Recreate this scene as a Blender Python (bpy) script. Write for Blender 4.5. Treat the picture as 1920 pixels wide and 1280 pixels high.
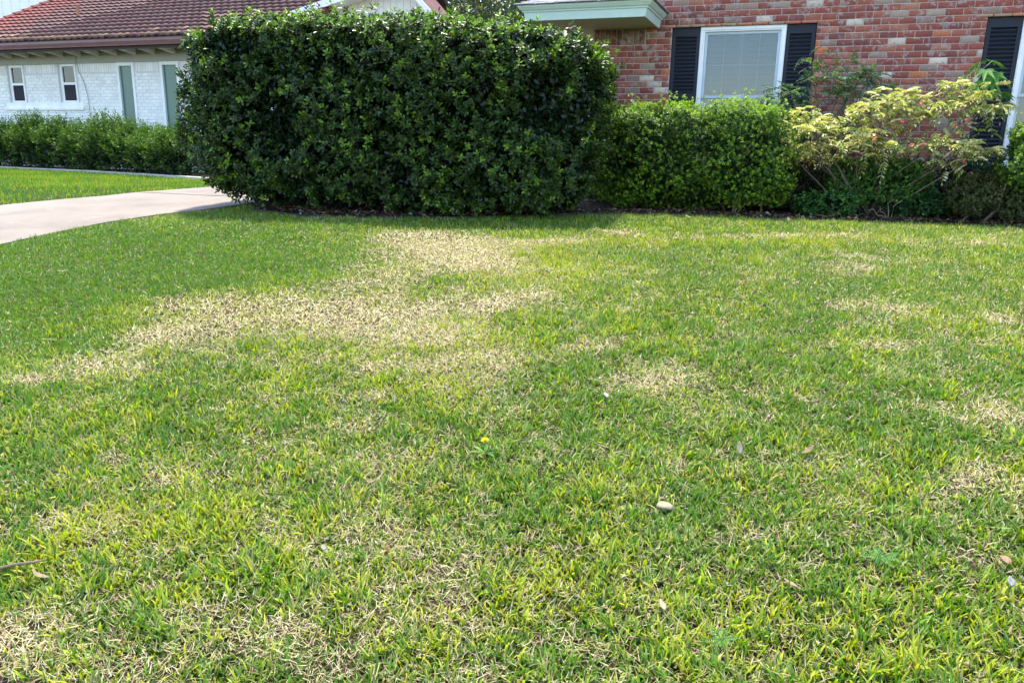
import bpy, math, random
import numpy as np
from mathutils import Vector, Matrix, Euler

for o in list(bpy.data.objects):
    bpy.data.objects.remove(o)
scene = bpy.context.scene
COL = scene.collection
rng = np.random.default_rng(11)
random.seed(5)
R = math.radians

# ------------------------------------------------------------------ camera
CAM = Vector((0.0, 0.0, 0.75))
YAW, PITCH, ROLL = R(20.09), R(14.08), R(1.07)
fw = Vector((-math.sin(YAW) * math.cos(PITCH), math.cos(YAW) * math.cos(PITCH), -math.sin(PITCH)))
rt0 = Vector((math.cos(YAW), math.sin(YAW), 0))
up0 = rt0.cross(fw)
rt = rt0 * math.cos(ROLL) + up0 * math.sin(ROLL)
up = up0 * math.cos(ROLL) - rt0 * math.sin(ROLL)
cd = bpy.data.cameras.new('camera')
cam = bpy.data.objects.new('camera', cd)
COL.objects.link(cam)
M = Matrix((rt, up, -fw)).transposed().to_4x4()
M.translation = CAM
cam.matrix_world = M
cd.sensor_width = 36
cd.lens = 27.0
cd.clip_start = 0.05
cd.clip_end = 500
scene.camera = cam

# ------------------------------------------------------------------ sky, sun, exposure
SUN = Vector((-0.16, 0.27, 0.95)).normalized()
w = bpy.data.worlds.new('World')
scene.world = w
w.use_nodes = True
nt = w.node_tree
bg = nt.nodes['Background']
sky = nt.nodes.new('ShaderNodeTexSky')
sky.sky_type = 'NISHITA'
sky.sun_disc = False
sky.sun_elevation = math.asin(SUN.z)
sky.sun_rotation = math.atan2(SUN.x, SUN.y)
sky.air_density = 0.9
sky.dust_density = 1.0
sky.ozone_density = 0.6
nt.links.new(sky.outputs[0], bg.inputs[0])
bg.inputs[1].default_value = 0.15
ld = bpy.data.lights.new('sun', 'SUN')
ld.energy = 2.5
ld.angle = R(6)
ld.color = (1.0, 0.93, 0.80)
sun = bpy.data.objects.new('sun', ld)
COL.objects.link(sun)
sun.location = SUN * 30
sun.rotation_euler = SUN.to_track_quat('Z', 'Y').to_euler()
scene.view_settings.view_transform = 'Standard'
scene.view_settings.look = 'None'
scene.view_settings.exposure = 2.32
scene.view_settings.gamma = 1.0
scene.view_settings.use_curve_mapping = False
scene.render.engine = 'CYCLES'
scene.cycles.max_bounces = 7
scene.cycles.transparent_max_bounces = 8
scene.cycles.caustics_reflective = False
scene.cycles.caustics_refractive = False

# ------------------------------------------------------------------ helpers
ORG = {}


def tag(o, label=None, cat=None, group=None, kind=None):
    if label: o['label'] = label
    if cat: o['category'] = cat
    if group: o['group'] = group
    if kind: o['kind'] = kind
    return o


def link(name, data, mat=None, parent=None, loc=(0, 0, 0), rot=None, scale=None):
    o = bpy.data.objects.new(name, data)
    COL.objects.link(o)
    if mat is not None and data is not None and len(data.materials) == 0:
        data.materials.append(mat)
    wl = Vector(loc)
    if parent is not None:
        o.parent = parent
        o.location = wl - ORG[parent.name]
    else:
        o.location = wl
    ORG[o.name] = wl
    if rot is not None: o.rotation_euler = rot
    if scale is not None: o.scale = scale
    return o


def empty(name, loc, label=None, cat=None, group=None):
    o = link(name, None, None, None, loc)
    o.empty_display_size = 0.2
    return tag(o, label, cat, group)


def raw_mesh(name, V, F, cols=None, smooth=False):
    """V (n,3) array, F (m,3) or (m,4) int array, cols (n,3)"""
    V = np.ascontiguousarray(V, dtype=np.float32)
    F = np.ascontiguousarray(F, dtype=np.int32)
    me = bpy.data.meshes.new(name)
    k = F.shape[1]
    me.vertices.add(len(V)); me.vertices.foreach_set('co', V.ravel())
    me.loops.add(F.size); me.loops.foreach_set('vertex_index', F.ravel())
    me.polygons.add(len(F)); me.polygons.foreach_set('loop_start', np.arange(0, F.size, k, dtype=np.int32))
    if smooth:
        me.polygons.foreach_set('use_smooth', np.ones(len(F), dtype=bool))
    me.update(calc_edges=True)
    if cols is not None:
        a = me.attributes.new('col', 'FLOAT_COLOR', 'POINT')
        c = np.ones((len(V), 4), dtype=np.float32); c[:, :3] = cols
        a.data.foreach_set('color', c.ravel())
    return me


class MB:
    """collects shapes in world coordinates, builds one mesh object"""
    def __init__(s): s.v = []; s.f = []; s.c = []

    def add(s, vs, fs, c=(1, 1, 1)):
        n = len(s.v)
        s.v += [tuple(p) for p in vs]
        s.f += [tuple(i + n for i in f) for f in fs]
        s.c += [c] * len(vs)
        return s

    def box(s, x0, x1, y0, y1, z0, z1, c=(1, 1, 1)):
        vs = [(x0, y0, z0), (x1, y0, z0), (x1, y1, z0), (x0, y1, z0), (x0, y0, z1), (x1, y0, z1), (x1, y1, z1), (x0, y1, z1)]
        return s.add(vs, [(0, 3, 2, 1), (4, 5, 6, 7), (0, 1, 5, 4), (1, 2, 6, 5), (2, 3, 7, 6), (3, 0, 4, 7)], c)

    def prism(s, prof, axis_pts, c=(1, 1, 1)):
        """sweep closed profile list of points per station: axis_pts = list of lists of 3D points"""
        n = len(axis_pts[0]); vs = []; fs = []
        for st in axis_pts: vs += st
        for k in range(len(axis_pts) - 1):
            for i in range(n):
                j = (i + 1) % n
                fs.append((k * n + i, k * n + j, (k + 1) * n + j, (k + 1) * n + i))
        fs.append(tuple(range(n - 1, -1, -1)))
        fs.append(tuple(range((len(axis_pts) - 1) * n, len(axis_pts) * n)))
        return s.add(vs, fs, c)

    def sweepx(s, x0, x1, yz, c=(1, 1, 1)):
        return s.prism(None, [[(x0, y, z) for y, z in yz], [(x1, y, z) for y, z in yz]], c)

    def tube(s, pts, rad, n=6, c=(1, 1, 1)):
        pts = [Vector(p) for p in pts]
        if not hasattr(rad, '__len__'): rad = [rad] * len(pts)
        st = []
        for i, p in enumerate(pts):
            d = (pts[min(i + 1, len(pts) - 1)] - pts[max(i - 1, 0)]).normalized()
            a = d.cross(Vector((0.31, 0.2, 0.93)))
            if a.length < 1e-3: a = d.cross(Vector((1, 0, 0)))
            a.normalize(); b = d.cross(a)
            st.append([tuple(p + (a * math.cos(2 * math.pi * k / n) + b * math.sin(2 * math.pi * k / n)) * rad[i]) for k in range(n)])
        return s.prism(None, st, c)

    def build(s, name, mat, parent=None, org=None, smooth=False):
        o0 = ORG[parent.name] if parent is not None else Vector(org if org is not None else (0, 0, 0))
        me = bpy.data.meshes.new(name)
        me.from_pydata([(p[0] - o0.x, p[1] - o0.y, p[2] - o0.z) for p in s.v], [], s.f)
        if smooth:
            for p in me.polygons: p.use_smooth = True
        a = me.attributes.new('col', 'FLOAT_COLOR', 'POINT')
        a.data.foreach_set('color', np.array([(c[0], c[1], c[2], 1) for c in s.c], dtype=np.float32).ravel())
        return link(name, me, mat, parent, o0)


# ---- noise in numpy
def vnoise(x, y, sc, seed=0):
    x = np.asarray(x) / sc + 1000.3 * (seed + 1); y = np.asarray(y) / sc + 77.7 * (seed + 1)
    xi = np.floor(x).astype(np.int64); yi = np.floor(y).astype(np.int64)
    fx = x - xi; fy = y - yi
    fx = fx * fx * (3 - 2 * fx); fy = fy * fy * (3 - 2 * fy)
    def h(a, b):
        n = (a * 374761393 + b * 668265263 + seed * 144665) & 0x7fffffff
        n = ((n ^ (n >> 13)) * 1274126177) & 0x7fffffff
        return ((n ^ (n >> 16)) & 0xffff) / 65535.0
    return (h(xi, yi) * (1 - fx) + h(xi + 1, yi) * fx) * (1 - fy) + (h(xi, yi + 1) * (1 - fx) + h(xi + 1, yi + 1) * fx) * fy


def noise3(P, sc, seed=0):
    return (vnoise(P[:, 0] + .37 * P[:, 2], P[:, 1] - .21 * P[:, 2], sc, seed) + vnoise(P[:, 1] + 9 + .4 * P[:, 0], P[:, 2] + 3, sc, seed + 1)
            + vnoise(P[:, 2] + 5, P[:, 0] + 7, sc, seed + 2)) / 3


def nrm(a): return a / (np.linalg.norm(a, axis=-1, keepdims=True) + 1e-9)


# ------------------------------------------------------------------ materials
def new_mat(name):
    m = bpy.data.materials.new(name)
    m.use_nodes = True
    n = m.node_tree
    b = n.nodes['Principled BSDF']
    return m, n, b


def N(n, t, **kw):
    x = n.nodes.new(t)
    for k, v in kw.items(): setattr(x, k, v)
    return x


def base_col(n, objcol=True):
    a = N(n, 'ShaderNodeAttribute', attribute_name='col')
    if not objcol: return a.outputs['Color']
    oi = N(n, 'ShaderNodeObjectInfo')
    mx = N(n, 'ShaderNodeMix', data_type='RGBA', blend_type='MULTIPLY')
    mx.inputs[0].default_value = 1
    n.links.new(a.outputs['Color'], mx.inputs[6]); n.links.new(oi.outputs['Color'], mx.inputs[7])
    return mx.outputs[2]


def noise(n, scale, detail=4, rough=.55, coord='pos', dist=0):
    t = N(n, 'ShaderNodeTexNoise')
    t.inputs['Scale'].default_value = scale; t.inputs['Detail'].default_value = detail
    t.inputs['Roughness'].default_value = rough; t.inputs['Distortion'].default_value = dist
    if coord == 'pos':
        g = N(n, 'ShaderNodeNewGeometry'); n.links.new(g.outputs['Position'], t.inputs['Vector'])
    return t


def ramp(n, src, stops, interp='LINEAR'):
    r = N(n, 'ShaderNodeValToRGB')
    r.color_ramp.interpolation = interp
    e = r.color_ramp.elements
    while len(e) < len(stops): e.new(0.5)
    for i, (p, c) in enumerate(stops):
        e[i].position = p
        e[i].color = (*c, 1) if hasattr(c, '__len__') else (c, c, c, 1)
    n.links.new(src, r.inputs[0])
    return r.outputs[0]


def mixc(n, fac, a, b, mode='MIX'):
    m = N(n, 'ShaderNodeMix', data_type='RGBA', blend_type=mode)
    for sock, v in ((m.inputs[0], fac), (m.inputs[6], a), (m.inputs[7], b)):
        if isinstance(v, (int, float)): sock.default_value = v
        elif isinstance(v, tuple): sock.default_value = (*v, 1)
        else: n.links.new(v, sock)
    return m.outputs[2]


def bump(n, b, src, strength, dist=0.01):
    x = N(n, 'ShaderNodeBump'); x.inputs['Strength'].default_value = strength; x.inputs['Distance'].default_value = dist
    n.links.new(src, x.inputs['Height']); n.links.new(x.outputs[0], b.inputs['Normal'])


def leaf_mat(name, rough=.52, trans=.3, spec=.3, tint=(1.25, 1.35, .6)):
    m, n, b = new_mat(name)
    c = base_col(n)
    n.links.new(c, b.inputs['Base Color'])
    b.inputs['Roughness'].default_value = rough; b.inputs['Specular IOR Level'].default_value = spec
    t = N(n, 'ShaderNodeBsdfTranslucent')
    n.links.new(mixc(n, 1.0, c, tint, 'MULTIPLY'), t.inputs['Color'])
    mx = N(n, 'ShaderNodeMixShader'); mx.inputs[0].default_value = trans
    n.links.new(b.outputs[0], mx.inputs[1]); n.links.new(t.outputs[0], mx.inputs[2])
    n.links.new(mx.outputs[0], n.nodes['Material Output'].inputs[0])
    return m


def paint(name, col, rough=.5, var=.08, scale=6.0, spec=.4):
    m, n, b = new_mat(name)
    t = noise(n, scale, 5)
    dark = tuple(c * (1 - 2.2 * var) for c in col)
    c = ramp(n, t.outputs['Fac'], [(.3, dark), (.62, col)])
    c = mixc(n, 1.0, c, base_col(n), 'MULTIPLY')
    n.links.new(c, b.inputs['Base Color'])
    b.inputs['Roughness'].default_value = rough; b.inputs['Specular IOR Level'].default_value = spec
    bump(n, b, noise(n, scale * 12, 3).outputs['Fac'], .15, .003)
    return m


def brick_mat():
    m, n, b = new_mat('brick')
    c = base_col(n)
    g = noise(n, 13.0, 4, .62, dist=.8)
    patch = ramp(n, g.outputs['Fac'], [(.55, 0.), (.60, .85)])
    c = mixc(n, patch, c, (.34, .26, .215))
    w_ = noise(n, 14.0, 4, .7)
    c = mixc(n, ramp(n, w_.outputs['Fac'], [(.66, 0.), (.70, .8)]), c, (.60, .53, .48))
    v = noise(n, 60.0, 4, .6)
    c = mixc(n, 1.0, c, ramp(n, v.outputs['Fac'], [(.25, .68), (.7, 1.12)]), 'MULTIPLY')
    n.links.new(c, b.inputs['Base Color'])
    b.inputs['Roughness'].default_value = .85; b.inputs['Specular IOR Level'].default_value = .25
    bump(n, b, v.outputs['Fac'], .5, .006)
    return m


def mortar_mat(name, col):
    m, n, b = new_mat(name)
    v = noise(n, 40.0, 4)
    c = ramp(n, v.outputs['Fac'], [(.3, tuple(x * .72 for x in col)), (.7, col)])
    n.links.new(c, b.inputs['Base Color']); b.inputs['Roughness'].default_value = .95
    bump(n, b, v.outputs['Fac'], .5, .006)
    return m


def concrete_mat(name, col):
    m, n, b = new_mat(name)
    a = noise(n, .9, 5, .6, dist=.4); f = noise(n, 90.0, 3); s = noise(n, 4.0, 4)
    c = ramp(n, a.outputs['Fac'], [(.3, tuple(x * .66 for x in col)), (.52, col), (.72, tuple(min(1, x * 1.2) for x in col))])
    c = mixc(n, 1.0, c, ramp(n, f.outputs['Fac'], [(.3, .82), (.7, 1.06)]), 'MULTIPLY')
    c = mixc(n, ramp(n, s.outputs['Fac'], [(.62, 0.), (.74, .35)]), c, (.30, .25, .21))
    n.links.new(c, b.inputs['Base Color']); b.inputs['Roughness'].default_value = .9
    bump(n, b, f.outputs['Fac'], .3, .004)
    return m


def soil_mat(name, a, bcol, sc=30.0):
    m, n, b = new_mat(name)
    v = noise(n, sc, 6, .7); u = noise(n, 2.2, 4)
    c = ramp(n, v.outputs['Fac'], [(.3, a), (.68, bcol)])
    c = mixc(n, 1.0, c, ramp(n, u.outputs['Fac'], [(.3, .7), (.7, 1.15)]), 'MULTIPLY')
    n.links.new(c, b.inputs['Base Color']); b.inputs['Roughness'].default_value = 1.0
    b.inputs['Specular IOR Level'].default_value = .1
    bump(n, b, v.outputs['Fac'], .9, .02)
    return m


def glass_mat(name, refl=.28, tint=(.58, .66, .66), rough=.015):
    m, n, b = new_mat(name)
    n.nodes.remove(b)
    t = N(n, 'ShaderNodeBsdfTransparent'); t.inputs[0].default_value = (*tint, 1)
    g = N(n, 'ShaderNodeBsdfGlossy'); g.inputs['Roughness'].default_value = rough
    fr = N(n, 'ShaderNodeFresnel'); fr.inputs[0].default_value = 1.5
    ad = N(n, 'ShaderNodeMath', operation='ADD', use_clamp=True); ad.inputs[1].default_value = refl
    n.links.new(fr.outputs[0], ad.inputs[0])
    mx = N(n, 'ShaderNodeMixShader')
    n.links.new(ad.outputs[0], mx.inputs[0]); n.links.new(t.outputs[0], mx.inputs[1]); n.links.new(g.outputs[0], mx.inputs[2])
    n.links.new(mx.outputs[0], n.nodes['Material Output'].inputs[0])
    return m


MT = {
    'leaf': leaf_mat('leaf'),
    'gloss_leaf': leaf_mat('gloss_leaf', .40, .24, .34),
    'grass': leaf_mat('grass', .5, .36, .35, (1.3, 1.35, .55)),
    'straw': leaf_mat('straw', .7, .15, .25, (1.1, 1., .8)),
    'bark': paint('bark', (.17, .13, .10), .9, .2, 25, .1),
    'twig': paint('twig', (.30, .25, .20), .9, .2, 25, .1),
    'brick': brick_mat(),
    'mortar': mortar_mat('mortar', (.62, .47, .41)),
    'white_paint': paint('white_paint', (.84, .82, .76), .5, .04),
    'white_brick': paint('white_brick', (.90, .865, .77), .6, .07, 3.0),
    'white_mortar': mortar_mat('white_mortar', (.74, .73, .68)),
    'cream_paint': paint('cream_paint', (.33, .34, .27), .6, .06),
    'sage_paint': paint('sage_paint', (.60, .72, .63), .45, .04),
    'soffit_paint': paint('soffit_paint', (.50, .53, .42), .6, .05),
    'navy_paint': paint('navy_paint', (.010, .013, .021), .5, .1, 8, .3),
    'louver_paint': paint('louver_paint', (.22, .275, .28), .5, .04),
    'frame_paint': paint('frame_paint', (.50, .56, .58), .45, .04),
    'green_panel': None,
    'gutter_brown': paint('gutter_brown', (.20, .095, .085), .45, .08, 4, .4),
    'dark_brown': paint('dark_brown', (.06, .035, .03), .7, .1),
    'tile': paint('tile', (1., 1., 1.), .85, .16, 5.0, .2),
    'shingle': paint('shingle', (.44, .40, .40), .9, .16, 22.0, .2),
    'concrete': concrete_mat('concrete', (.160, .131, .104)),
    'sidewalk': concrete_mat('sidewalk', (.22, .175, .15)),
    'kerb': concrete_mat('kerb', (.50, .46, .38)),
    'soil': soil_mat('soil', (.014, .010, .006), (.062, .044, .026), 55),
    'mulch': soil_mat('mulch', (.012, .008, .006), (.045, .03, .022), 40),
    'edging': paint('edging', (.006, .008, .007), .6, .1),
    'glass': glass_mat('glass', .03),
    'dark_glass': glass_mat('dark_glass', .05, (.35, .40, .40)),
    'room': paint('room', (.06, .07, .07), .9, .1),
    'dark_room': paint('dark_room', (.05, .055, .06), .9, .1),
    'screen': paint('screen', (.045, .042, .046), .9, .1, 3, .1),
    'stone': paint('stone', (.26, .22, .14), .8, .14, 30, .2),
    'plain': paint('plain', (1., 1., 1.), .7, .08, 40, .25),
    'cable': paint('cable', (.35, .36, .36), .6, .1),
}
MT['green_panel'] = paint('green_panel', (.065, .150, .112), .25, .05, 1.5, .5)

# ------------------------------------------------------------------ ground
def gz(y):
    t = np.clip((np.asarray(y, dtype=float) - 1.3) / 8, 0, 1)
    return -.75 * (1 - t) ** 1.5


NEAR_EDGE = [(-7.5, -6), (-7.35, 2), (-7.27, 5.3), (-7.28, 5.9), (-7.26, 6.55), (-7.11, 7.2), (-6.9, 7.7), (-6.75, 8.6), (-6.75, 20)]   # (x, y)
FAR_EDGE = [(-9.95, -6), (-9.85, 5), (-9.73, 7.16), (-9.53, 7.78), (-9.30, 8.42), (-9.31, 9.46), (-9.5, 10.7), (-9.7, 12.6), (-9.7, 20)]
BED_EDGE = [(-6.62, 8.3), (-6.3, 7.86), (-5.45, 7.62), (-4.54, 7.74), (-3.39, 8.14), (-2.88, 8.53), (-2.38, 9.0), (-1.18, 9.47), (.02, 9.56), (1.16, 9.78), (2.29, 9.82), (5.5, 9.9)]
CURB = [(-30, 15.9), (-19.79, 14.71), (-15.4, 14.06), (-11.59, 13.02), (-10.2, 12.6)]


def ex(y): return np.interp(y, [p[1] for p in NEAR_EDGE], [p[0] for p in NEAR_EDGE])
def fx_(y): return np.interp(y, [p[1] for p in FAR_EDGE], [p[0] for p in FAR_EDGE])
def by(x): return np.interp(x, [p[0] for p in BED_EDGE], [p[1] for p in BED_EDGE])
def cy(x): return np.interp(x, [p[0] for p in CURB], [p[1] for p in CURB])


xs = np.concatenate([np.linspace(-140, -30, 12), np.linspace(-28, 10, 77), np.linspace(14, 140, 12)])
ys = np.concatenate([np.linspace(-140, -6, 10), np.linspace(-4, 1.0, 6), [1.20, 1.2001, 1.275], np.linspace(1.36, 10, 60), np.linspace(11, 24, 14), np.linspace(30, 160, 10)])
X, Y = np.meshgrid(xs, ys)
Z = gz(Y) + (vnoise(X, Y, 1.1, 3) - .5) * .03 * (Y > 1.4) * (Y < 9)
Z = np.where(Y <= 1.2, -.86, Z)
Z = np.where((Y > 1.2) & (Y < 1.3), -.80, Z)
nx = len(xs); ny = len(ys)
idx = np.arange(nx * ny).reshape(ny, nx)
F = np.stack([idx[:-1, :-1].ravel(), idx[:-1, 1:].ravel(), idx[1:, 1:].ravel(), idx[1:, :-1].ravel()], 1)
g = link('ground', raw_mesh('ground', np.stack([X.ravel(), Y.ravel(), Z.ravel()], 1), F, np.ones((nx * ny, 3)), True), MT['soil'])
tag(g, 'brown soil and thatch ground under the lawn', kind='structure')

# driveway: thin slab following the slope
mb = MB()
yy = np.concatenate([np.linspace(-6, 3, 10), np.linspace(3.4, 20, 84)])
st = []
for y in yy:
    a, b_ = float(fx_(y)), float(ex(y)); z = float(gz(y)) + .022
    if y < 1.3: z = -.728
    st.append([(a, y, z - .12), (b_, y, z - .12), (b_, y, z), (a, y, z)])
cutsy = [-6.1, 1.0, 5.05, 9.15, 13.2, 20.1]
for y0, y1 in zip(cutsy[:-1], cutsy[1:]):
    part = [q for q in st if y0 < q[0][1] <= y1]
    if len(part) > 1: mb.prism(None, [[(p[0], p[1] - .19 + .012, p[2]) for p in part[0]]] + part if y0 > -6 else part)
tag(mb.build('driveway', MT['concrete']), 'pale pinkish concrete driveway curving behind the tall hedge', kind='structure')
# sidewalk at the near corner
mb = MB()
for k in range(-8, 9):
    x0 = k * 1.5 - .95
    mb.box(x0 + .006, x0 + 1.494, -.1, 1.265, -.95, -.785)
    mb.box(x0 + .02, x0 + 1.48, -.086, 1.25, -.785, -.778)
tag(mb.build('sidewalk', MT['sidewalk']), 'pinkish concrete sidewalk slab at the lawn corner', kind='structure')


# planting beds
def bed(name, front, back, label):
    V = []; F = []
    n = len(front); k = 7
    for i in range(n):
        for j in range(k + 1):
            t = j / k
            x = front[i][0] * (1 - t) + back[i][0] * t; y = front[i][1] * (1 - t) + back[i][1] * t
            z = float(gz(y)) + .012 + .03 * math.sin(min(1, t * 3) * 1.57) * (random.random() * .5 + .5) * (j > 0)
            V.append((x, y, z))
    for i in range(n - 1):
        for j in range(k):
            a = i * (k + 1) + j
            F.append((a, a + k + 1, a + k + 2, a + 1))
    return tag(link(name, raw_mesh(name, np.array(V), np.array(F), np.ones((len(V), 3)), True), MT['mulch']), label, kind='structure')


def resample(P, n):
    P = np.array(P, float); d = np.concatenate([[0], np.cumsum(np.linalg.norm(np.diff(P, axis=0), axis=1))])
    t = np.linspace(0, d[-1], n)
    return list(zip(np.interp(t, d, P[:, 0]), np.interp(t, d, P[:, 1])))


fr = resample(BED_EDGE, 60)
bk = [(x, 11.38 if x > -3.0 else 10.2) for x, y in fr]
bed('planting_bed', fr, bk, 'dark mulched bed along the brick house and under the tall hedge')
fr2 = [(x, y + .09) for x, y in resample(CURB, 40)]
bed('planting_bed', fr2, [(x, 16.0) for x, y in fr2], 'mulched bed in front of the white house')


def strip(name, pts, wd, h, mat, label, cat, zoff=0.0):
    P = resample(pts, 90); st = []
    for i, (x, y) in enumerate(P):
        a = P[max(i - 1, 0)]; b = P[min(i + 1, len(P) - 1)]
        d = Vector((b[0] - a[0], b[1] - a[1], 0)).normalized(); nn = Vector((-d.y, d.x, 0)) * wd / 2
        z = float(gz(y)) + zoff + (random.random() - .5) * h * .12
        st.append([(x - nn.x, y - nn.y, z - .1), (x + nn.x, y + nn.y, z - .1), (x + nn.x, y + nn.y, z + h), (x - nn.x, y - nn.y, z + h)])
    m_ = MB().prism(None, st)
    return tag(m_.build(name, mat, org=(P[0][0], P[0][1], 0)), label, cat)


strip('bed_edging', BED_EDGE[1:], .02, .035, MT['edging'], 'thin dark strip edging between the lawn and the brick house bed', 'edging')
strip('concrete_edging', CURB, .14, .06, MT['kerb'], 'low pale concrete edging along the white house bed', 'edging')

# ------------------------------------------------------------------ brick house
HOUSE = empty('brick_house', (0, 11.4, 0), 'red brick house with navy shutters and pale green eaves', 'house')
WY = 11.40
PL, PH = .2032, .0813
OPEN = [(-1.90, -.02, .569, 2.439), (1.92, 3.80, .569, 2.439)]
WX0, WX1 = -3.02, 6.0


def gable(x): return 2.95 + (x - WX0) * .5 if x < 1.5 else 5.21 - (x - 1.5) * .5


wb = MB()
D0, D1 = WY + .010, WY + .16
wb.box(WX0, OPEN[0][0], D0, D1, -.3, 2.439); wb.box(OPEN[0][1], OPEN[1][0], D0, D1, -.3, 2.439); wb.box(OPEN[1][1], WX1, D0, D1, -.3, 2.439)
for a, b_, c, d in OPEN: wb.box(a, b_, D0, D1, -.3, c - .002)
wb.prism(None, [[(WX0, y, 2.4395), (WX1, y, 2.4395), (WX1, y, gable(WX1)), (1.5, y, gable(1.5)), (WX0, y, gable(WX0))] for y in (D0, D1)])
wb.box(WX0, WX0 + .15, D1 + .001, WY + 9, -.3, 2.95)
WALL = wb.build('wall', MT['mortar'], HOUSE)

PAL = [((.255, .074, .056), .40), ((.305, .100, .070), .24), ((.20, .068, .060), .12), ((.34, .14, .095), .08), ((.33, .255, .21), .045), ((.28, .185, .15), .07), ((.56, .47, .40), .016), ((.44, .14, .06), .02)]
PC = np.array([p[0] for p in PAL]); PW = np.array([p[1] for p in PAL]); PW = PW / PW.sum()


def brick_mesh(name, sx, sz, depth=.03, bev=.004, jit=.0025):
    """front face at y=0 facing -y, centred in x and z"""
    a = sx / 2; c = sz / 2
    j = lambda: (random.random() - .5) * 2 * jit
    V = [(-a + bev + j(), 0, -c + bev + j()), (a - bev + j(), 0, -c + bev + j()), (a - bev + j(), 0, c - bev + j()), (-a + bev + j(), 0, c - bev + j()),
         (-a, bev, -c), (a, bev, -c), (a, bev, c), (-a, bev, c), (-a, depth, -c), (a, depth, -c), (a, depth, c), (-a, depth, c)]
    F = [(0, 1, 2, 3), (4, 5, 1, 0), (5, 6, 2, 1), (6, 7, 3, 2), (7, 4, 0, 3), (8, 9, 5, 4), (9, 10, 6, 5), (10, 11, 7, 6), (11, 8, 4, 7)]
    return V, F


def pix(p):
    d = Vector(p) - CAM
    zc = d.dot(fw)
    return (960 + 1440 * d.dot(rt) / zc, 640 - 1440 * d.dot(up) / zc)


bricks = []      # (xc, zc, lx, lz, y)
rows = int(5.3 / PH)
for r in range(rows):
    z0 = r * PH; zc = z0 + PH / 2
    off = (r % 2) * PL / 2 + (random.random() - .5) * .012
    x = WX0 - PL + off
    while x < WX1:
        segs = [(max(x, WX0), min(x + PL, WX1))]
        x += PL
        if zc > 2.439 and zc + .06 > gable(x): continue
        for a, b_, c, d in OPEN:
            if c < zc < d:
                ns = []
                for s0, s1 in segs:
                    if s1 <= a or s0 >= b_: ns.append((s0, s1)); continue
                    if s0 < a: ns.append((s0, a + .004))
                    if s1 > b_: ns.append((b_ - .004, s1))
                segs = ns
        if 27 <= r <= 29:
            segs = [(max(s0, -2.26), s1) for s0, s1 in segs if s1 > -2.26]
        for s0, s1 in segs:
            l = s1 - s0 - .0102
            if l > .035: bricks.append(((s0 + s1) / 2, zc, l, PH - .0102, WY, 0))
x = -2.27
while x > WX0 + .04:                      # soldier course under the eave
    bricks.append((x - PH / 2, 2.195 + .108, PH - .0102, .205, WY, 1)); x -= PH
for a, b_, c, d in OPEN:                  # thin brick course hanging over each opening, rowlock sill below
    x = a - .15
    while x < b_ + .1:
        bricks.append((x + PL / 2, d - .0165, PL - .008, .030, WY - .004, 2)); x += PL
    x = a - .05
    while x < b_ + .05:
        bricks.append((x + PH / 2, c - .035, PH - .01, .068, WY - .02, 3)); x += PH
BM = [None] * 5
for k in range(5):
    V, F = brick_mesh('brick', .193, .0711)
    BM[k] = raw_mesh('brick', np.array(V), np.array(F), np.ones((12, 3))); BM[k].materials.append(MT['brick'])
rank = []
for i, bk_ in enumerate(bricks):
    px, py = pix((bk_[0], bk_[4], bk_[1]))
    ok = -20 < px < 1940 and -12 < py < 1280
    hid = (py > 205 and px < 1480) or (py > 150 + (1 - min(1, abs(px - 1690) / 200)) * 40 and 1480 <= px and py < 290 and px < 1900) or (py > 330) or px < 1120 or (px < 1245 and py < 50)
    rank.append((0 if (ok and not hid) else (1 if ok else 2), -px, i))
rank.sort()
single = set(r_[2] for r_ in rank[:300])
joined = MB()
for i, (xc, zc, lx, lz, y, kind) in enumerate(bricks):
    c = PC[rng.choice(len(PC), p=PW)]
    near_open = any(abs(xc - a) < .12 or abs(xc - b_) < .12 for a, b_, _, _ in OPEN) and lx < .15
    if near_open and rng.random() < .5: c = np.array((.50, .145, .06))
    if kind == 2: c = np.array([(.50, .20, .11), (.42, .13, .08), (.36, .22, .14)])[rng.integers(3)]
    if kind == 1: c = np.array([(.15, .085, .07), (.19, .07, .06), (.12, .08, .07), (.22, .15, .12)])[rng.integers(4)]  # soldier bricks in darker browns, the eave's shade put into their colour
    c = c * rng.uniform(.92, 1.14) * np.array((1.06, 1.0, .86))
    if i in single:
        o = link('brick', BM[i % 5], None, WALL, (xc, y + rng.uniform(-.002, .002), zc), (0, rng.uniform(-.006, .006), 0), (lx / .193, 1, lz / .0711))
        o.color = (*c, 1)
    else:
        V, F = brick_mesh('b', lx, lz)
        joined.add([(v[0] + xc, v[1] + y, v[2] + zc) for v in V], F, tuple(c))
tag(joined.build('brick_field', MT['brick'], WALL), kind='stuff')

# roof slabs of the gable (above the picture) and the boxed eave return
mb = MB()
for sgn in (-1, 1):
    x0, x1 = (WX0 - .75, 1.5) if sgn < 0 else (1.5, WX1 + .7)
    z0, z1 = (gable(1.5) - (1.5 - x0) * .5, gable(1.5)) if sgn < 0 else (gable(1.5), gable(1.5) - (x1 - 1.5) * .5)
    mb.prism(None, [[(x0, y, z0 + .02), (x1, y, z1 + .02), (x1, y, z1 + .16), (x0, y, z0 + .16)] for y in (WY - .12, WY + 9)])
mb.build('roof', MT['shingle'], HOUSE)

EX0, EX1, EY, EZ = -3.66, -2.10, 10.39, 2.416
mb = MB(); mb.box(EX0, EX1 - .0, EY, WY - .003, EZ, EZ + .02)
mb.box(EX0, WX0 - .003, WY - .002, WY + 9, EZ, EZ + .02)
mb.build('soffit', MT['soffit_paint'], HOUSE)


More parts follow.
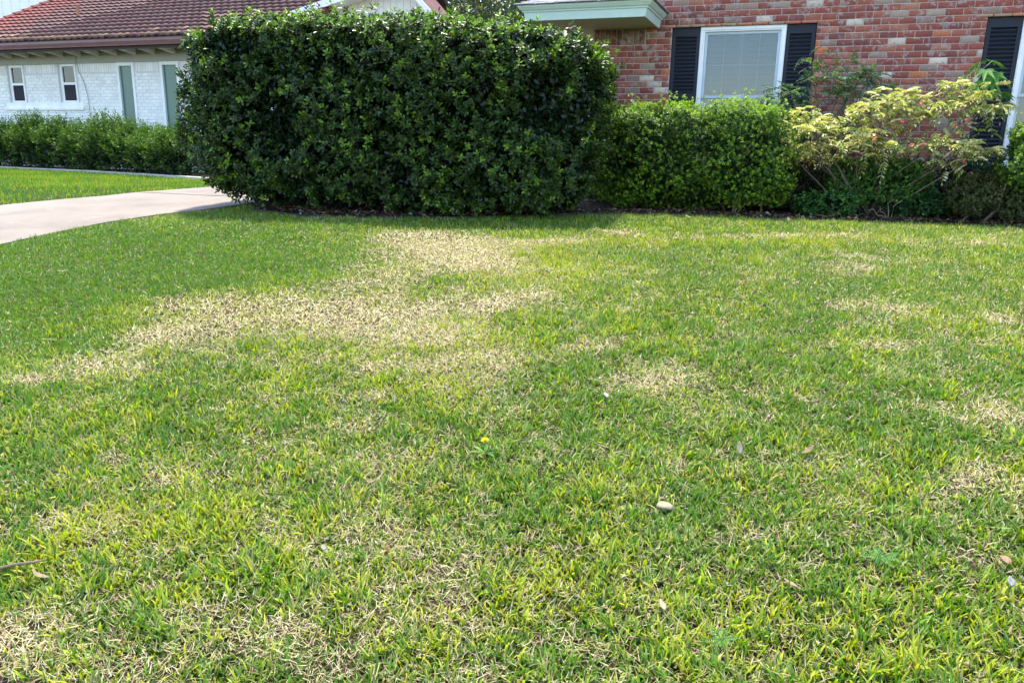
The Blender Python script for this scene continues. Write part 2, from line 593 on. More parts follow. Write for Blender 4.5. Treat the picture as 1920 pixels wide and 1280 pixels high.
def eave_path(prof, name, mat):
    """profile [(out, z)] swept round the left side, the front and the right end of the boxed eave"""
    st = []
    for cx, cy_, dx, dy in [(EX0, WY + 9, -1, 0), (EX0, EY, -1, -1), (EX1, EY, 1, -1), (EX1, WY + .006, 1, 0)]:
        st.append([(cx + dx * o_, cy_ + dy * o_, z) for o_, z in prof])
    return MB().prism(None, st).build(name, mat, HOUSE)


eave_path([(.0, EZ - .012), (.022, EZ - .012), (.045, EZ + .088), (0, EZ + .088)], 'fascia', MT['sage_paint'])
eave_path([(.0, EZ + .089), (.060, EZ + .089), (.066, EZ + .105), (.085, EZ + .118), (.11, EZ + .15), (.115, EZ + .17), (0, EZ + .17)], 'crown_moulding', MT['sage_paint'])
RET = MB()
ZR = EZ + .172
ox0, ox1, oy = EX0 - .14, EX1 + .14, EY - .14
hw = WY - oy; rise = .30
RET.add([(ox0, oy, ZR), (ox1, oy, ZR), (ox1, WY + .02, ZR), (ox0 + .3, WY + .02, ZR + rise), (ox1 - hw, WY + .02, ZR + rise * 1.0), (ox0, WY + .02, ZR)],
        [(0, 1, 4, 3), (1, 2, 4), (0, 3, 5), (0, 5, 2, 1), (2, 5, 3, 4)])
RETO = RET.build('return_roof', MT['shingle'], HOUSE)
sl = rise / hw
for rrow in range(8):
    y0 = oy - .02 + rrow * .135
    x = ox0 + rng.uniform(-.1, 0) + (rrow % 2) * .12
    while x < ox1:
        wd = rng.uniform(.22, .34)
        a, b_ = max(x, ox0 - .01), min(x + wd - .006, ox1 + .01 - (y0 - oy))
        x += wd
        if b_ - a < .05: continue
        zz = lambda y: ZR + (y - oy) * sl
        y1 = min(y0 + .16, WY - .004)
        s_ = MB().prism(None, [[(xx, y0, zz(y0) + .008), (xx, y1, zz(y1) + .003), (xx, y1, zz(y1) + .009), (xx, y0 + rng.uniform(-.006, .006), zz(y0) + .020)] for xx in (a, b_)], tuple(np.ones(3) * rng.uniform(.75, 1.25)))
        s_.build('shingle', MT['shingle'], RETO)
for k in range(7):      # shingles on the short right slope
    x1 = ox1 + .012 - k * .135
    y = oy + .02 + k * .135
    while y < WY - .05:
        wd = rng.uniform(.22, .34); y2 = min(y + wd - .006, WY - .004)
        zz = lambda x: ZR + (ox1 - x) * sl
        s_ = MB().prism(None, [[(x1, yy_, zz(x1) + .020), (x1, yy_, zz(x1) + .008), (x1 - .16, yy_, zz(x1 - .16) + .003), (x1 - .16, yy_, zz(x1 - .16) + .009)] for yy_ in (y, y2)], tuple(np.ones(3) * rng.uniform(.75, 1.25)))
        s_.build('shingle', MT['shingle'], RETO)
        y += wd


def shutter(x0, x1):
    ys0 = WY + .045; yb = ys0 + .035
    z0, z1 = .60, 2.405
    mb = MB()
    mb.box(x0, x0 + .045, ys0, yb, z0, z1); mb.box(x1 - .045, x1, ys0, yb, z0, z1)
    for a, b_ in ((z1 - .115, z1), (1.46, 1.55), (z0, z0 + .10)):
        mb.box(x0 + .045, x1 - .045, ys0 + .001, yb, a, b_)
    mb.box(x0 + .04, x1 - .04, yb - .006, yb + .004, z0 + .02, z1 - .02)
    sh = mb.build('shutter', MT['navy_paint'], HOUSE)
    if not SLAT:
        me = MB(); t = .0065; L = .5
        me.prism(None, [[(xx, -.013, -.016), (xx, .013, .016), (xx, .013, .016 + t), (xx, -.013, -.016 + t)] for xx in (-L, L)])
        o = me.build('slat', MT['navy_paint']); SLAT.append(o.data); bpy.data.objects.remove(o)
    for a, b_ in ((1.55, z1 - .115), (z0 + .10, 1.46)):
        n = int((b_ - a) / .048)
        for k in range(n):
            link('slat', SLAT[0], None, sh, ((x0 + x1) / 2, ys0 + .014, a + (k + .5) * (b_ - a) / n), None, (x1 - x0 - .088, 1, 1))


SLAT = []
LOUV = []


def window(x0, x1, z0, z1, rail):
    yf = WY + .03
    mb = MB(); wd = .062

    def ring(m_, a, b_, c, d, w_, y0, y1):
        m_.box(a, a + w_, y0, y1, c, d); m_.box(b_ - w_, b_, y0, y1, c, d)
        m_.box(a + w_, b_ - w_, y0, y1, d - w_, d); m_.box(a + w_, b_ - w_, y0, y1, c, c + w_)
    ring(mb, x0, x1, z0, z1, wd, yf, yf + .10)
    ring(mb, x0 + .012, x1 - .012, z0 + .012, z1 - .012, .030, yf - .012, yf - .001)
    win = mb.build('window', MT['white_paint'], HOUSE)
    a, b_ = x0 + wd + .002, x1 - wd - .002
    for (c, d, yo) in ((rail - .02, z1 - wd - .002, .030), (z0 + wd + .002, rail + .02, .058)):
        s = MB(); ring(s, a, b_, c, d, .034, yf + yo, yf + yo + .026)
        s.build('sash', MT['frame_paint'], win)
        MB().box(a + .034, b_ - .034, yf + yo + .012, yf + yo + .016, c + .034, d - .034).build('pane', MT['glass'], win)
        iw = b_ - a - .068; ih = d - c - .068
        for k in (1, 2, 3):
            xm = a + .034 + iw * k / 4; ww = .011 if k == 2 else .008
            MB().box(xm - ww, xm + ww, yf + yo + .018, yf + yo + .024, c + .034, d - .034).build('muntin', MT['frame_paint'], win)
        zm = (c + d) / 2
        for k in range(4):
            MB().box(a + .034 + iw * k / 4 + .011, a + .034 + iw * (k + 1) / 4 - .011, yf + yo + .0185, yf + yo + .0235, zm - .008, zm + .008).build('muntin', MT['frame_paint'], win)
    # interior plantation shutters: two hinged leaves of louvers
    yi = yf + .14
    xm = (a + b_) / 2
    if not LOUV:
        m_ = MB().prism(None, [[(xx, -.018, -.030), (xx, -.012, -.034), (xx, .018, .030), (xx, .012, .034)] for xx in (-.5, .5)])
        o = m_.build('louver', MT['louver_paint']); LOUV.append(o.data); bpy.data.objects.remove(o)
    for p, q in ((x0, xm - .004), (xm + .004, x1)):
        s = MB(); ring(s, p, q, z0, z1, .058, yi - .015, yi + .015)
        s.box(p + .058, q - .058, yi - .014, yi + .014, rail - .03, rail + .04)
        s.build('louver_frame', MT['louver_paint'], win)
        z = z0 + .10
        while z < z1 - .09:
            if abs(z - rail) > .07:
                link('louver', LOUV[0], None, win, ((p + q) / 2, yi, z), None, (q - p - .118, 1, 1))
            z += .072
    MB().add([(x0 - .3, yi + 1.2, z0 - .3), (x1 + .3, yi + 1.2, z0 - .3), (x1 + .3, yi + 1.2, z1 + .3), (x0 - .3, yi + 1.2, z1 + .3),
              (x0 - .3, yi - .02, z0 - .3), (x1 + .3, yi - .02, z0 - .3), (x1 + .3, yi - .02, z1 + .3), (x0 - .3, yi - .02, z1 + .3)],
             [(0, 1, 2, 3), (0, 4, 5, 1), (1, 5, 6, 2), (2, 6, 7, 3), (3, 7, 4, 0)]).build('room_lining', MT['room'], win)


for a, b_, c, d in OPEN:
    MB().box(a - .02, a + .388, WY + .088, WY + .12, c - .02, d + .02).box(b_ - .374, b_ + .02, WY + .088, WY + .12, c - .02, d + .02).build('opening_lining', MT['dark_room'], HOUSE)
    window(a + .39, b_ - .375, c + .012, d - .033, 1.50)
    shutter(a + .012, a + .386); shutter(b_ - .371, b_ - .010)

# ------------------------------------------------------------------ white neighbour house
NB = empty('white_house', (-16, 16, 0), 'white painted brick house with red brown tiled roof behind the row of shrubs', 'house')
NY = 16.0
WINS = [(-20.66, -20.16, 1.73, 2.69), (-18.78, -18.26, 1.73, 2.69)]
PANS = [(-16.74, -16.33, .25, 2.70), (-15.32, -14.89, .25, 2.70)]
NX0, NX1 = -22.2, -10.9
cuts = sorted([(a - .09, b_ + .09, c - .0, d) for a, b_, c, d in WINS + PANS])
mb = MB(); x = NX0
for a, b_, c, d in cuts:
    mb.box(x, a, NY + .008, NY + .2, -.2, 3.25); mb.box(a, b_, NY + .008, NY + .2, -.2, c); mb.box(a, b_, NY + .008, NY + .2, d, 3.25); x = b_
mb.box(x, NX1, NY + .008, NY + .2, -.2, 3.25)
mb.box(NX1 - .2, NX1, NY + .201, NY + 8, -.2, 3.25); mb.box(NX0, NX0 + .2, NY + .201, NY + 8, -.2, 3.25)
NWALL = mb.build('wall', MT['white_mortar'], NB)
joined = MB()
for r in range(int(2.7 / PH)):
    zc = (r + .5) * PH
    if zc > 2.47: continue
    x = NX0 + (r % 2) * PL / 2
    while x < NX1 - PL:
        a0, a1 = x, x + PL; x += PL
        ok = True
        for a, b_, c, d in cuts:
            if c < zc < d and a1 > a and a0 < b_:
                if a0 < a: a1 = a
                elif a1 > b_: a0 = b_
                else: ok = False
        if zc < 1.70 and zc > 1.53 and -20.95 < (a0 + a1) / 2 < -18.05: ok = False
        if ok and a1 - a0 > .05:
            V, F = brick_mesh('b', a1 - a0 - .011, PH - .012, .02, .004, .0035)
            t = rng.uniform(.88, 1.0)
            joined.add([(v[0] + (a0 + a1) / 2, v[1] + NY + rng.uniform(-.004, .004), v[2] + zc) for v in V], F, (t, t, t))
x = NX0
while x < NX1 - .1:                        # soldier course
    if not any(a < x + PH and b_ > x for a, b_, c, d in cuts):
        V, F = brick_mesh('b', PH - .014, .205, .02, .004, .003); t = rng.uniform(.86, 1.0)
        joined.add([(v[0] + x + PH / 2, v[1] + NY + rng.uniform(-.004, .004), v[2] + 2.585) for v in V], F, (t, t, t))
    x += PH
tag(joined.build('brick_field', MT['white_brick'], NWALL), kind='stuff')
MB().box(-20.95, -18.05, NY - .045, NY + .008, 1.535, 1.60).box(-20.93, -18.07, NY - .006, NY + .008, 1.60, 1.725).build('window_ledge', MT['white_brick'], NB)
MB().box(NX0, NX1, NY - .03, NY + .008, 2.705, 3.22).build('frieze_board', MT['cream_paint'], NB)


def ring(m_, a, b_, c, d, w_, y0, y1):
    m_.box(a, a + w_, y0, y1, c, d); m_.box(b_ - w_, b_, y0, y1, c, d)
    m_.box(a + w_, b_ - w_, y0, y1, d - w_, d); m_.box(a + w_, b_ - w_, y0, y1, c, c + w_)


for a, b_, c, d in WINS:
    m_ = MB(); ring(m_, a, b_, c, d, .05, NY + .02, NY + .10)
    zm = (c + d) / 2
    m_.box(a + .05, b_ - .05, NY + .022, NY + .07, zm - .03, zm + .03)
    m_.box(a - .09, a - .001, NY + .06, NY + .1, c, d); m_.box(b_ + .001, b_ + .09, NY + .06, NY + .1, c, d)
    wn = m_.build('window', MT['white_paint'], NB)
    MB().box(a + .05, b_ - .05, NY + .05, NY + .056, zm + .03, d - .05).build('pane', MT['glass'], wn)
    MB().box(a + .05, b_ - .05, NY + .06, NY + .066, c + .05, zm - .03).build('pane', MT['dark_glass'], wn)
    MB().box(a + .05, b_ - .05, NY + .034, NY + .037, c + .05, zm - .03).build('insect_screen', MT['screen'], wn)
    MB().box(a + .02, b_ - .02, NY + .16, NY + .17, zm - .05, d - .02, (.45, .62, .62)).build('blind', MT['louver_paint'], wn)
    MB().box(a - .05, b_ + .05, NY + .35, NY + .37, c - .05, d).build('room_lining', MT['dark_room'], wn)
for a, b_, c, d in PANS:
    m_ = MB(); ring(m_, a - .085, b_ + .085, c, d, .08, NY - .004, NY + .09)
    pn = m_.build('panel_frame', MT['white_paint'], NB)
    MB().box(a - .004, b_ + .004, NY + .05, NY + .07, c + .08, d - .08).build('panel', MT['green_panel'], pn)
MB().tube([(-18.2 + .0, NY - .05, 3.1), (-18.12, NY - .045, 2.75), (-18.08, NY - .03, 2.5), (-17.93, NY - .03, 2.2), (-17.86, NY - .03, 1.9), (-17.84, NY - .03, 1.3), (-17.84, NY - .03, .2)], .009, 5).build('cable', MT['cable'], NB)

EYE, EZE, TP = 15.35, 3.20, math.tan(R(25))
RX0, RX1, RTOP = -22.05, -10.85, 21.3
zr = lambda y: EZE + (y - EYE) * TP
mb = MB()
mb.prism(None, [[(x, EYE, EZE - .06), (x, RTOP, zr(RTOP) - .06), (x, RTOP, zr(RTOP) - .005), (x, EYE, EZE - .005)] for x in (RX0, RX1)])
mb.prism(None, [[(x, RTOP, zr(RTOP) - .06), (x, 2 * RTOP - EYE, EZE - .06), (x, 2 * RTOP - EYE, EZE - .005), (x, RTOP, zr(RTOP) - .005)] for x in (RX0, RX1)])
ROOF = mb.build('roof', MT['dark_brown'], NB)
MB().box(RX0, RX1, EYE - .115, EYE - .01, 3.0, 3.012).box(RX0, RX1, EYE - .02, EYE - .008, 3.012, 3.16).sweepx(RX0, RX1, [(EYE - .115, 3.012), (EYE - .105, 3.012), (EYE - .125, 3.10), (EYE - .125, 3.145), (EYE - .145, 3.145), (EYE - .145, 3.09)]).build('gutter', MT['gutter_brown'], NB)
MB().box(RX0, RX1, EYE - .006, EYE + .02, 2.93, 3.14).build('fascia', MT['dark_brown'], NB)
x = RX0 + .35
while x < RX1:
    MB().prism(None, [[(xx, EYE + .021, 2.95), (xx, NY - .032, 2.86), (xx, NY - .032, zr(NY) - .062), (xx, EYE + .021, EZE - .062)] for xx in (x, x + .045)]).build('rafter_tail', MT['white_paint'], NB)
    x += .62

TW, TE = .225, .315
prof = [(0, 0), (.14, .008), (.28, .019), (.42, .024), (.56, .019), (.70, .008), (.85, 0), (1.0, 0)]
V = []; F = []
for yy_, zz_ in ((0, .055), (TE * 1.08, .008)):
    V += [(u * TW, yy_, h + zz_) for u, h in prof]
V += [(u * TW, .004, h + .006) for u, h in prof]
n = len(prof)
for i in range(n - 1):
    F.append((i, i + 1, n + i + 1, n + i)); F.append((2 * n + i, 2 * n + i + 1, i + 1, i))
TILE = raw_mesh('roof_tile', np.array(V), np.array(F), np.ones((len(V), 3)), False); TILE.materials.append(MT['tile'])
TV, TF = V, F
tiles = []
pc, ps = math.cos(R(25)), math.sin(R(25))
nrow = int((RTOP - EYE) / pc / TE); ncol = int((RX1 - RX0) / TW)
for r in range(nrow):
    for k in range(ncol):
        s = r * TE - .03
        p = (RX0 + .0 + k * TW, EYE + s * pc, EZE + s * ps)
        px, py = pix(p)
        vis = -15 < px < 660 and py > -6 and (px < 372 or py < 30)
        tiles.append((0 if vis else 1, (Vector(p) - CAM).length, p, r, k))
order = sorted(range(len(tiles)), key=lambda i: tiles[i][:2])
single = set(order[:300]); joined = MB()
for i, (_, _, p, r, k) in enumerate(tiles):
    c = np.array((.095, .050, .047)) * rng.uniform(.9, 1.1)
    edge = k * TW
    fr_ = np.clip(1.15 - edge / 1.6 + rng.normal(0, .22), 0, 1); c = c * (1 - fr_) + np.array((.17, .050, .042)) * fr_
    if r == 0 and rng.random() < .6: c = np.array((.17, .10, .065)) * rng.uniform(.8, 1.1)
    if r == 1 and rng.random() < .15: c = np.array((.20, .12, .08))
    if i in single:
        o = link('roof_tile', TILE, None, ROOF, p, (R(25), 0, 0)); o.color = (*c, 1)
    else:
        rr = Matrix.Rotation(R(25), 3, 'X')
        joined.add([tuple(rr @ Vector(v) + Vector(p)) for v in TV], TF, tuple(c))
tag(joined.build('roof_tile_field', MT['tile'], ROOF), kind='stuff')
s = 0.0
while s < (RTOP - EYE) / pc:               # red rake tiles up the left verge
    p0 = Vector((RX0 - .02, EYE + s * pc, EZE + s * ps)); p1 = Vector((RX0 - .02, EYE + (s + .37) * pc, EZE + (s + .37) * ps))
    for sx in (RX0 - .02, RX1 + .02):
        a = Vector((sx, p0.y, p0.z + .05)); b_ = Vector((sx, p1.y, p1.z + .035))
        MB().tube([a, b_], [.085, .07], 8, (.17, .055, .047)).build('rake_tile', MT['tile'], ROOF)
    s += .34
MB().tube([(-19.2, 17.15, zr(17.15) + .02), (-19.2, 17.15, zr(17.15) + .33)], .045, 8, (.42, .18, .11)).build('vent_pipe', MT['tile'], ROOF)

# board clad upper wall behind the roof (top left) and the gable of the right wing
x = -30.0; UY = 21.9
UW = MB().box(-30, -19.5, UY + .03, UY + .2, 2.8, 7.2).build('upper_wall', MT['white_mortar'], NB)
while x < -19.6:
    MB().box(x + .008, x + .445, UY, UY + .028, 2.9, 7.2).build('board', MT['white_paint'], UW); x += .455
GY = 17.0
GA = (-8.84, 4.33)
gzl = lambda x: min(GA[1] + .23 * (x - GA[0]), GA[1] - 1.0 * (x - GA[0]))
GW = MB().prism(None, [[(-12.3, y, -.2), (-7.3, y, -.2), (-7.3, y, 2.8), (GA[0], y, GA[1]), (-12.3, y, gzl(-12.3))] for y in (GY + .03, GY + .2)]).build('gable_wall', MT['white_mortar'], NB)
x = -12.3
while x < -7.4:
    x1 = x + .163
    zt = min(gzl(x), gzl(x1))
    pts = [(x, 2.2), (x1, 2.2), (x1, gzl(x1)), (x, gzl(x))]
    MB().prism(None, [[(a, y, b_) for a, b_ in pts] for y in (GY, GY + .028)]).build('board', MT['white_paint'], GW); x += .172
OV = .55
for (xa, za, xb, zb, nm) in ((-12.9, gzl(-12.9), GA[0], GA[1], 0), (GA[0], GA[1], -7.15, GA[1] - 1.0 * (1.69), 1)):
    MB().prism(None, [[(xa, y, za + .004), (xb, y, zb + .004), (xb, y, zb + .05), (xa, y, za + .05)] for y in (GY - OV, GY + .45)]).build('gable_soffit', MT['white_paint'], GW)
    MB().prism(None, [[(xa, y, za - .03), (xb, y, zb - .03), (xb, y, zb + .13), (xa, y, za + .13)] for y in (GY - OV - .03, GY - OV - .002)]).build('rake_board', MT['white_paint'], GW)
    MB().prism(None, [[(xa, y, za + .051), (xb, y, zb + .051), (xb, y, zb + .15), (xa, y, za + .15)] for y in (GY - OV - .0, GY + .45)], (.12, .055, .05)).build('gable_roof', MT['tile'], GW)

# ------------------------------------------------------------------ foliage machinery
LEAF6_V = np.array([(0, 0, 0), (0, .55, -.03), (0, 1, -.10), (-.40, .36, .05), (-.5, .68, .02), (.40, .36, .05), (.5, .68, .02)], float)
LEAF6_F = np.array([(0, 5, 1), (0, 1, 3), (1, 5, 6), (1, 4, 3), (1, 6, 2), (1, 2, 4)])
LEAF2_V = np.array([(0, 0, 0), (.5, .55, .06), (0, 1, -.05), (-.5, .55, .06)], float)
LEAF2_F = np.array([(0, 1, 2), (0, 2, 3)])


def leaves(P, D, Nn, L, W, C, six=True):
    """P base points, D axis, Nn approximate normal, L length, W width, C colours (N,3) -> V,F,C"""
    T, TFc = (LEAF6_V, LEAF6_F) if six else (LEAF2_V, LEAF2_F)
    D = nrm(D); Xa = nrm(np.cross(D, Nn)); Za = np.cross(Xa, D)
    k = len(T)
    V = (P[:, None, :] + T[None, :, 0:1] * (Xa * W[:, None])[:, None, :] + T[None, :, 1:2] * (D * L[:, None])[:, None, :] + T[None, :, 2:3] * (Za * L[:, None])[:, None, :])
    F = (TFc[None] + (np.arange(len(P)) * k)[:, None, None]).reshape(-1, 3)
    return V.reshape(-1, 3), F, np.repeat(C, k, axis=0)


def merge(parts):
    Vs, Fs, Cs = [], [], []; n = 0
    for V, F, C in parts:
        Vs.append(V); Fs.append(F + n); Cs.append(C); n += len(V)
    return np.concatenate(Vs), np.concatenate(Fs), np.concatenate(Cs)


def sprigs(P, A, k, llen, lwid, cold, cnew, newp, spread=(35, 80), shoot=.05, six=True):
    """rosettes of k leaves round shoot tips P with axes A"""
    n = len(P); A = nrm(A)
    ref = np.where(np.abs(A[:, 2:3]) < .9, np.array([[0, 0, 1.]]), np.array([[1., 0, 0]]))
    U = nrm(np.cross(A, ref)); Vv = np.cross(A, U)
    ph0 = rng.uniform(0, 6.28, n)
    isnew = rng.random(n) < newp
    out = []
    for j in range(k):
        t = j / max(1, k - 1)                      # 0 = lowest leaf, 1 = tip leaf
        ph = ph0 + j * 2.4 + rng.uniform(-.3, .3, n)
        an = np.radians(spread[1] * (1 - t) + spread[0] * t + rng.uniform(-12, 12, n))
        rad = U * np.cos(ph)[:, None] + Vv * np.sin(ph)[:, None]
        D = A * np.cos(an)[:, None] + rad * np.sin(an)[:, None] + np.array([0, 0, -.10]) * (1 - t)
        Nn = A * np.sin(an)[:, None] - rad * np.cos(an)[:, None] + rng.normal(0, .25, (n, 3))
        L = llen * rng.uniform(.72, 1.15, n) * (1 - .28 * t)
        W = lwid * rng.uniform(.8, 1.15, n) * (1 - .2 * t)
        base = P + A * (shoot * t)[..., None] if np.ndim(t) else P + A * (shoot * t)
        m = (rng.random(n) < .25)[:, None]
        mixv = np.where(isnew, .35 + .65 * t, .06 + .30 * t * rng.random(n))[:, None]
        c = np.array(cold) * (1 - mixv) + np.array(cnew) * mixv
        c = c * rng.uniform(.75, 1.25, n)[:, None]
        out.append(leaves(base, D, Nn, L, W, c, six))
    return merge(out)


def shell_points(n, half, power=5, faces=(1, 1, 1, 1, 1, .5)):
    """points on a superellipsoid of half sizes; faces weight +x -x +y -y +z -z; returns P, normal"""
    hx, hy, hz = half
    ar = np.array([hy * hz, hy * hz, hx * hz, hx * hz, hx * hy, hx * hy]) * np.array(faces)
    f = rng.choice(6, n, p=ar / ar.sum())
    Q = rng.uniform(-1, 1, (n, 3)); ax = f // 2; sg = np.where(f % 2 == 0, 1., -1.)
    Q[np.arange(n), ax] = sg
    r = (np.abs(Q) ** power).sum(1) ** (1 / power)
    Q = Q / r[:, None]
    Nn = np.sign(Q) * np.abs(Q) ** (power - 1) / np.array(half)
    return Q * np.array(half), nrm(Nn)


def rotz(P, a):
    c, s = math.cos(a), math.sin(a)
    return np.stack([P[:, 0] * c - P[:, 1] * s, P[:, 0] * s + P[:, 1] * c, P[:, 2]], 1)


def foliage_obj(name, parts, parent, mat):
    V, F, C = merge(parts)
    o0 = ORG[parent.name]
    return link(name, raw_mesh(name, V - np.array(o0), F, np.clip(C, 0.003, .9), False), mat, parent, o0)


def bush(name, label, cat, center, half, rot, nspr, k, llen, lwid, cold, cnew, newp, power=5, faces=(1, 1, .5, 1, 1, .4), rough=.10, hollow=.22, zbase=None,
         warp=None, group=None, up_bias=.45, spread=(35, 80), mat='leaf', inner=1.0, stems=6, six=True, hollow_sc=.35, ragged=0.0, core=0, lump=0.0):
    cx_, cy_, cz_ = center
    z0 = float(gz(cy_))
    E_ = empty(name, (cx_, cy_, z0), label, cat, group)
    P, Nn = shell_points(nspr, half, power, faces)
    nz = noise3(P + np.array(center), hollow_sc, 5)
    nz2 = noise3(P + np.array(center), .9, 9)
    depth = np.abs(rng.normal(0, rough * .6, nspr)) + hollow * np.clip((.48 - nz) * 5.0, 0, 1) - (nz2 - .5) * rough * 2.2 - (noise3(P + np.array(center) + 4., .55, 15) - .5) * lump * 3
    if ragged: depth -= ragged * (rng.random(nspr) < .12) * rng.random(nspr) * (Nn[:, 2] > .3)
    P = P - Nn * depth[:, None]
    A = Nn * .75 + np.array([0, 0, up_bias]) + rng.normal(0, .38, P.shape)
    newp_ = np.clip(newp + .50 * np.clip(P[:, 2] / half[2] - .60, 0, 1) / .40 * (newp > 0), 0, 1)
    if warp is not None: P = warp(P)
    W_ = rotz(P, rot) + np.array(center); A = rotz(A, rot)
    keep = W_[:, 2] > z0 + .04
    parts = [sprigs(W_[keep], A[keep], k, llen, lwid, cold, cnew, newp_[keep], spread, llen * .8, six)]
    # inner, older leaves
    ni = int(nspr * k * .9 * inner)
    if ni:
        P2, N2 = shell_points(ni, half, power, faces)
        P2 = P2 - N2 * np.minimum(np.abs(rng.uniform(.10, .60, ni)), min(half) * .85)[:, None]
        if warp is not None: P2 = warp(P2)
        P2 = rotz(P2, rot) + np.array(center)
        kk = P2[:, 2] > z0 + .08
        D2 = rng.normal(0, 1, P2.shape); 
        c2 = np.array(cold) * rng.uniform(.7, 1.2, (ni, 1))
        parts.append(leaves(P2[kk], D2[kk], rng.normal(0, 1, P2.shape)[kk] + np.array([0, 0, .5]), np.full(ni, llen * 1.1)[kk], np.full(ni, lwid * 1.3)[kk], c2[kk], False))
    if core:
        P3 = rng.uniform(-1, 1, (core, 3)) * np.array([half[0] * .86, half[1] * .5, half[2] * .9])
        if warp is not None: P3 = warp(P3)
        P3 = rotz(P3, rot) + np.array(center)
        kk = P3[:, 2] > z0 + .12
        parts.append(leaves(P3[kk], rng.normal(0, 1, P3.shape)[kk], (rng.normal(0, .5, P3.shape) + np.array([0, -1., .2]))[kk], np.full(kk.sum(), llen * 1.9), np.full(kk.sum(), lwid * 2.6), np.array([cold]) * rng.uniform(.7, 1.1, (kk.sum(), 1)), False))
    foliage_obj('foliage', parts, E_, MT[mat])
    if stems:
        for i in range(stems):
            sb = MB()
            bx_ = rng.uniform(-.75, .75) * half[0]; by_ = rng.uniform(-.35, .35) * half[1]
            b0 = rotz(np.array([[bx_, by_, 0]]), rot)[0] + np.array([cx_, cy_, 0])
            zb = float(gz(b0[1])) - .03
            for q in range(1):
                tx = rotz(np.array([[np.clip(bx_ + rng.normal(0, .25), -half[0] * .8, half[0] * .8), np.clip(by_ + rng.normal(0, .25), -half[1] * .7, half[1] * .7), 0]]), rot)[0] + np.array([cx_, cy_, 0])
                top = cz_ + half[2] * rng.uniform(.1, .7)
                mid = (b0 + tx) / 2 + rng.normal(0, .05, 3)
                sb.tube([(b0[0], b0[1], zb), (mid[0], mid[1], (zb + top) * .45), (tx[0], tx[1], top)], [.022, .015, .005], 5)
            sb.build('stem', MT['bark'], E_, smooth=True)
    return E_


# ------------------------------------------------------------------ the tall clipped hedge
def hedge_warp(P):
    P = P.copy()
    zz = P[:, 2] + 1.12
    sh = np.clip(zz / .75, 0, 1)
    P[:, 0] = np.where(P[:, 0] < 0, P[:, 0] * (.84 + .16 * sh), P[:, 0] * (.90 + .06 * sh + .04 * np.clip((zz - 1.2) / .6, 0, 1)))
    P[:, 1] *= (.90 + .10 * sh)
    P[:, 2] += -(np.maximum(P[:, 0] + 1.1, 0) * .050 + .02) * np.clip(zz / 2, 0, 1)
    return P


bush('tall_hedge', 'tall clipped dark green glossy leaved hedge between the driveway and the brick house', 'hedge',
     (-4.68, 8.63, 1.11), (2.58, .86, 1.16), R(8.5), 9000, 8, .068, .030, (.0088, .0245, .0058), (.16, .275, .019), .17,
     power=5.5, faces=(1.1, 1.1, .35, 1.25, 1.1, .25), rough=.10, hollow=.44, lump=.09, warp=hedge_warp, mat='gloss_leaf', stems=14, inner=1.1, hollow_sc=.25, ragged=.16, core=16000)

# ------------------------------------------------------------------ shrubs in front of the brick house
def box_warp(P):
    P = P.copy()
    low = P[:, 2] < -.1
    P[:, 2] += (vnoise(P[:, 0] + 3, P[:, 1], .35, 4) - .5) * .28 * low
    P[:, 1] += (-.05 - P[:, 2] * .22) * (P[:, 1] < 0)
    return P


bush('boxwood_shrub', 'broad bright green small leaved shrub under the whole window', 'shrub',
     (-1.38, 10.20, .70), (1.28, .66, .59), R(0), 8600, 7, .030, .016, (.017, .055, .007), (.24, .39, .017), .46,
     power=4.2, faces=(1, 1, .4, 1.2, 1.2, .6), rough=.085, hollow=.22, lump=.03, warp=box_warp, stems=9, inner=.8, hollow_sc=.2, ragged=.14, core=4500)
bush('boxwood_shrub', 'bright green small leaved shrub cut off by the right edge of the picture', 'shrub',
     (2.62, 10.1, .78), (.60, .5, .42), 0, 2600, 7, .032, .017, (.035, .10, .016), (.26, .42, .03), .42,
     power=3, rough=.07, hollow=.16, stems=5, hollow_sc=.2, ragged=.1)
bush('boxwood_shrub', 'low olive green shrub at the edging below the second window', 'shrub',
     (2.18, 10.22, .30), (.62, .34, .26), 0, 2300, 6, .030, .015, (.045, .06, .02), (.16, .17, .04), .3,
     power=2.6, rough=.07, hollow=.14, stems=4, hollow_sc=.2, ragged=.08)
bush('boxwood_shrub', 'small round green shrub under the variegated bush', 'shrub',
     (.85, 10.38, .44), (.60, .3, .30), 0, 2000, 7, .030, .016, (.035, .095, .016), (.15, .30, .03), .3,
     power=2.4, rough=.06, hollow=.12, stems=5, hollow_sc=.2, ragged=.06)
bush('weed_clump', 'low leafy green weeds at the front of the bed below the variegated bush', 'weeds',
     (.30, 10.05, .16), (.36, .2, .15), 0, 260, 6, .06, .03, (.018, .06, .012), (.07, .18, .02), .3,
     power=2.2, rough=.07, hollow=.1, stems=2, inner=.3)
bush('weed_clump', 'low dark green weeds in the bed beside the bare twigs', 'weeds',
     (1.35, 10.35, .18), (.38, .22, .16), 0, 300, 6, .055, .028, (.015, .05, .012), (.05, .13, .02), .3,
     power=2.2, rough=.07, hollow=.1, stems=2, inner=.3)


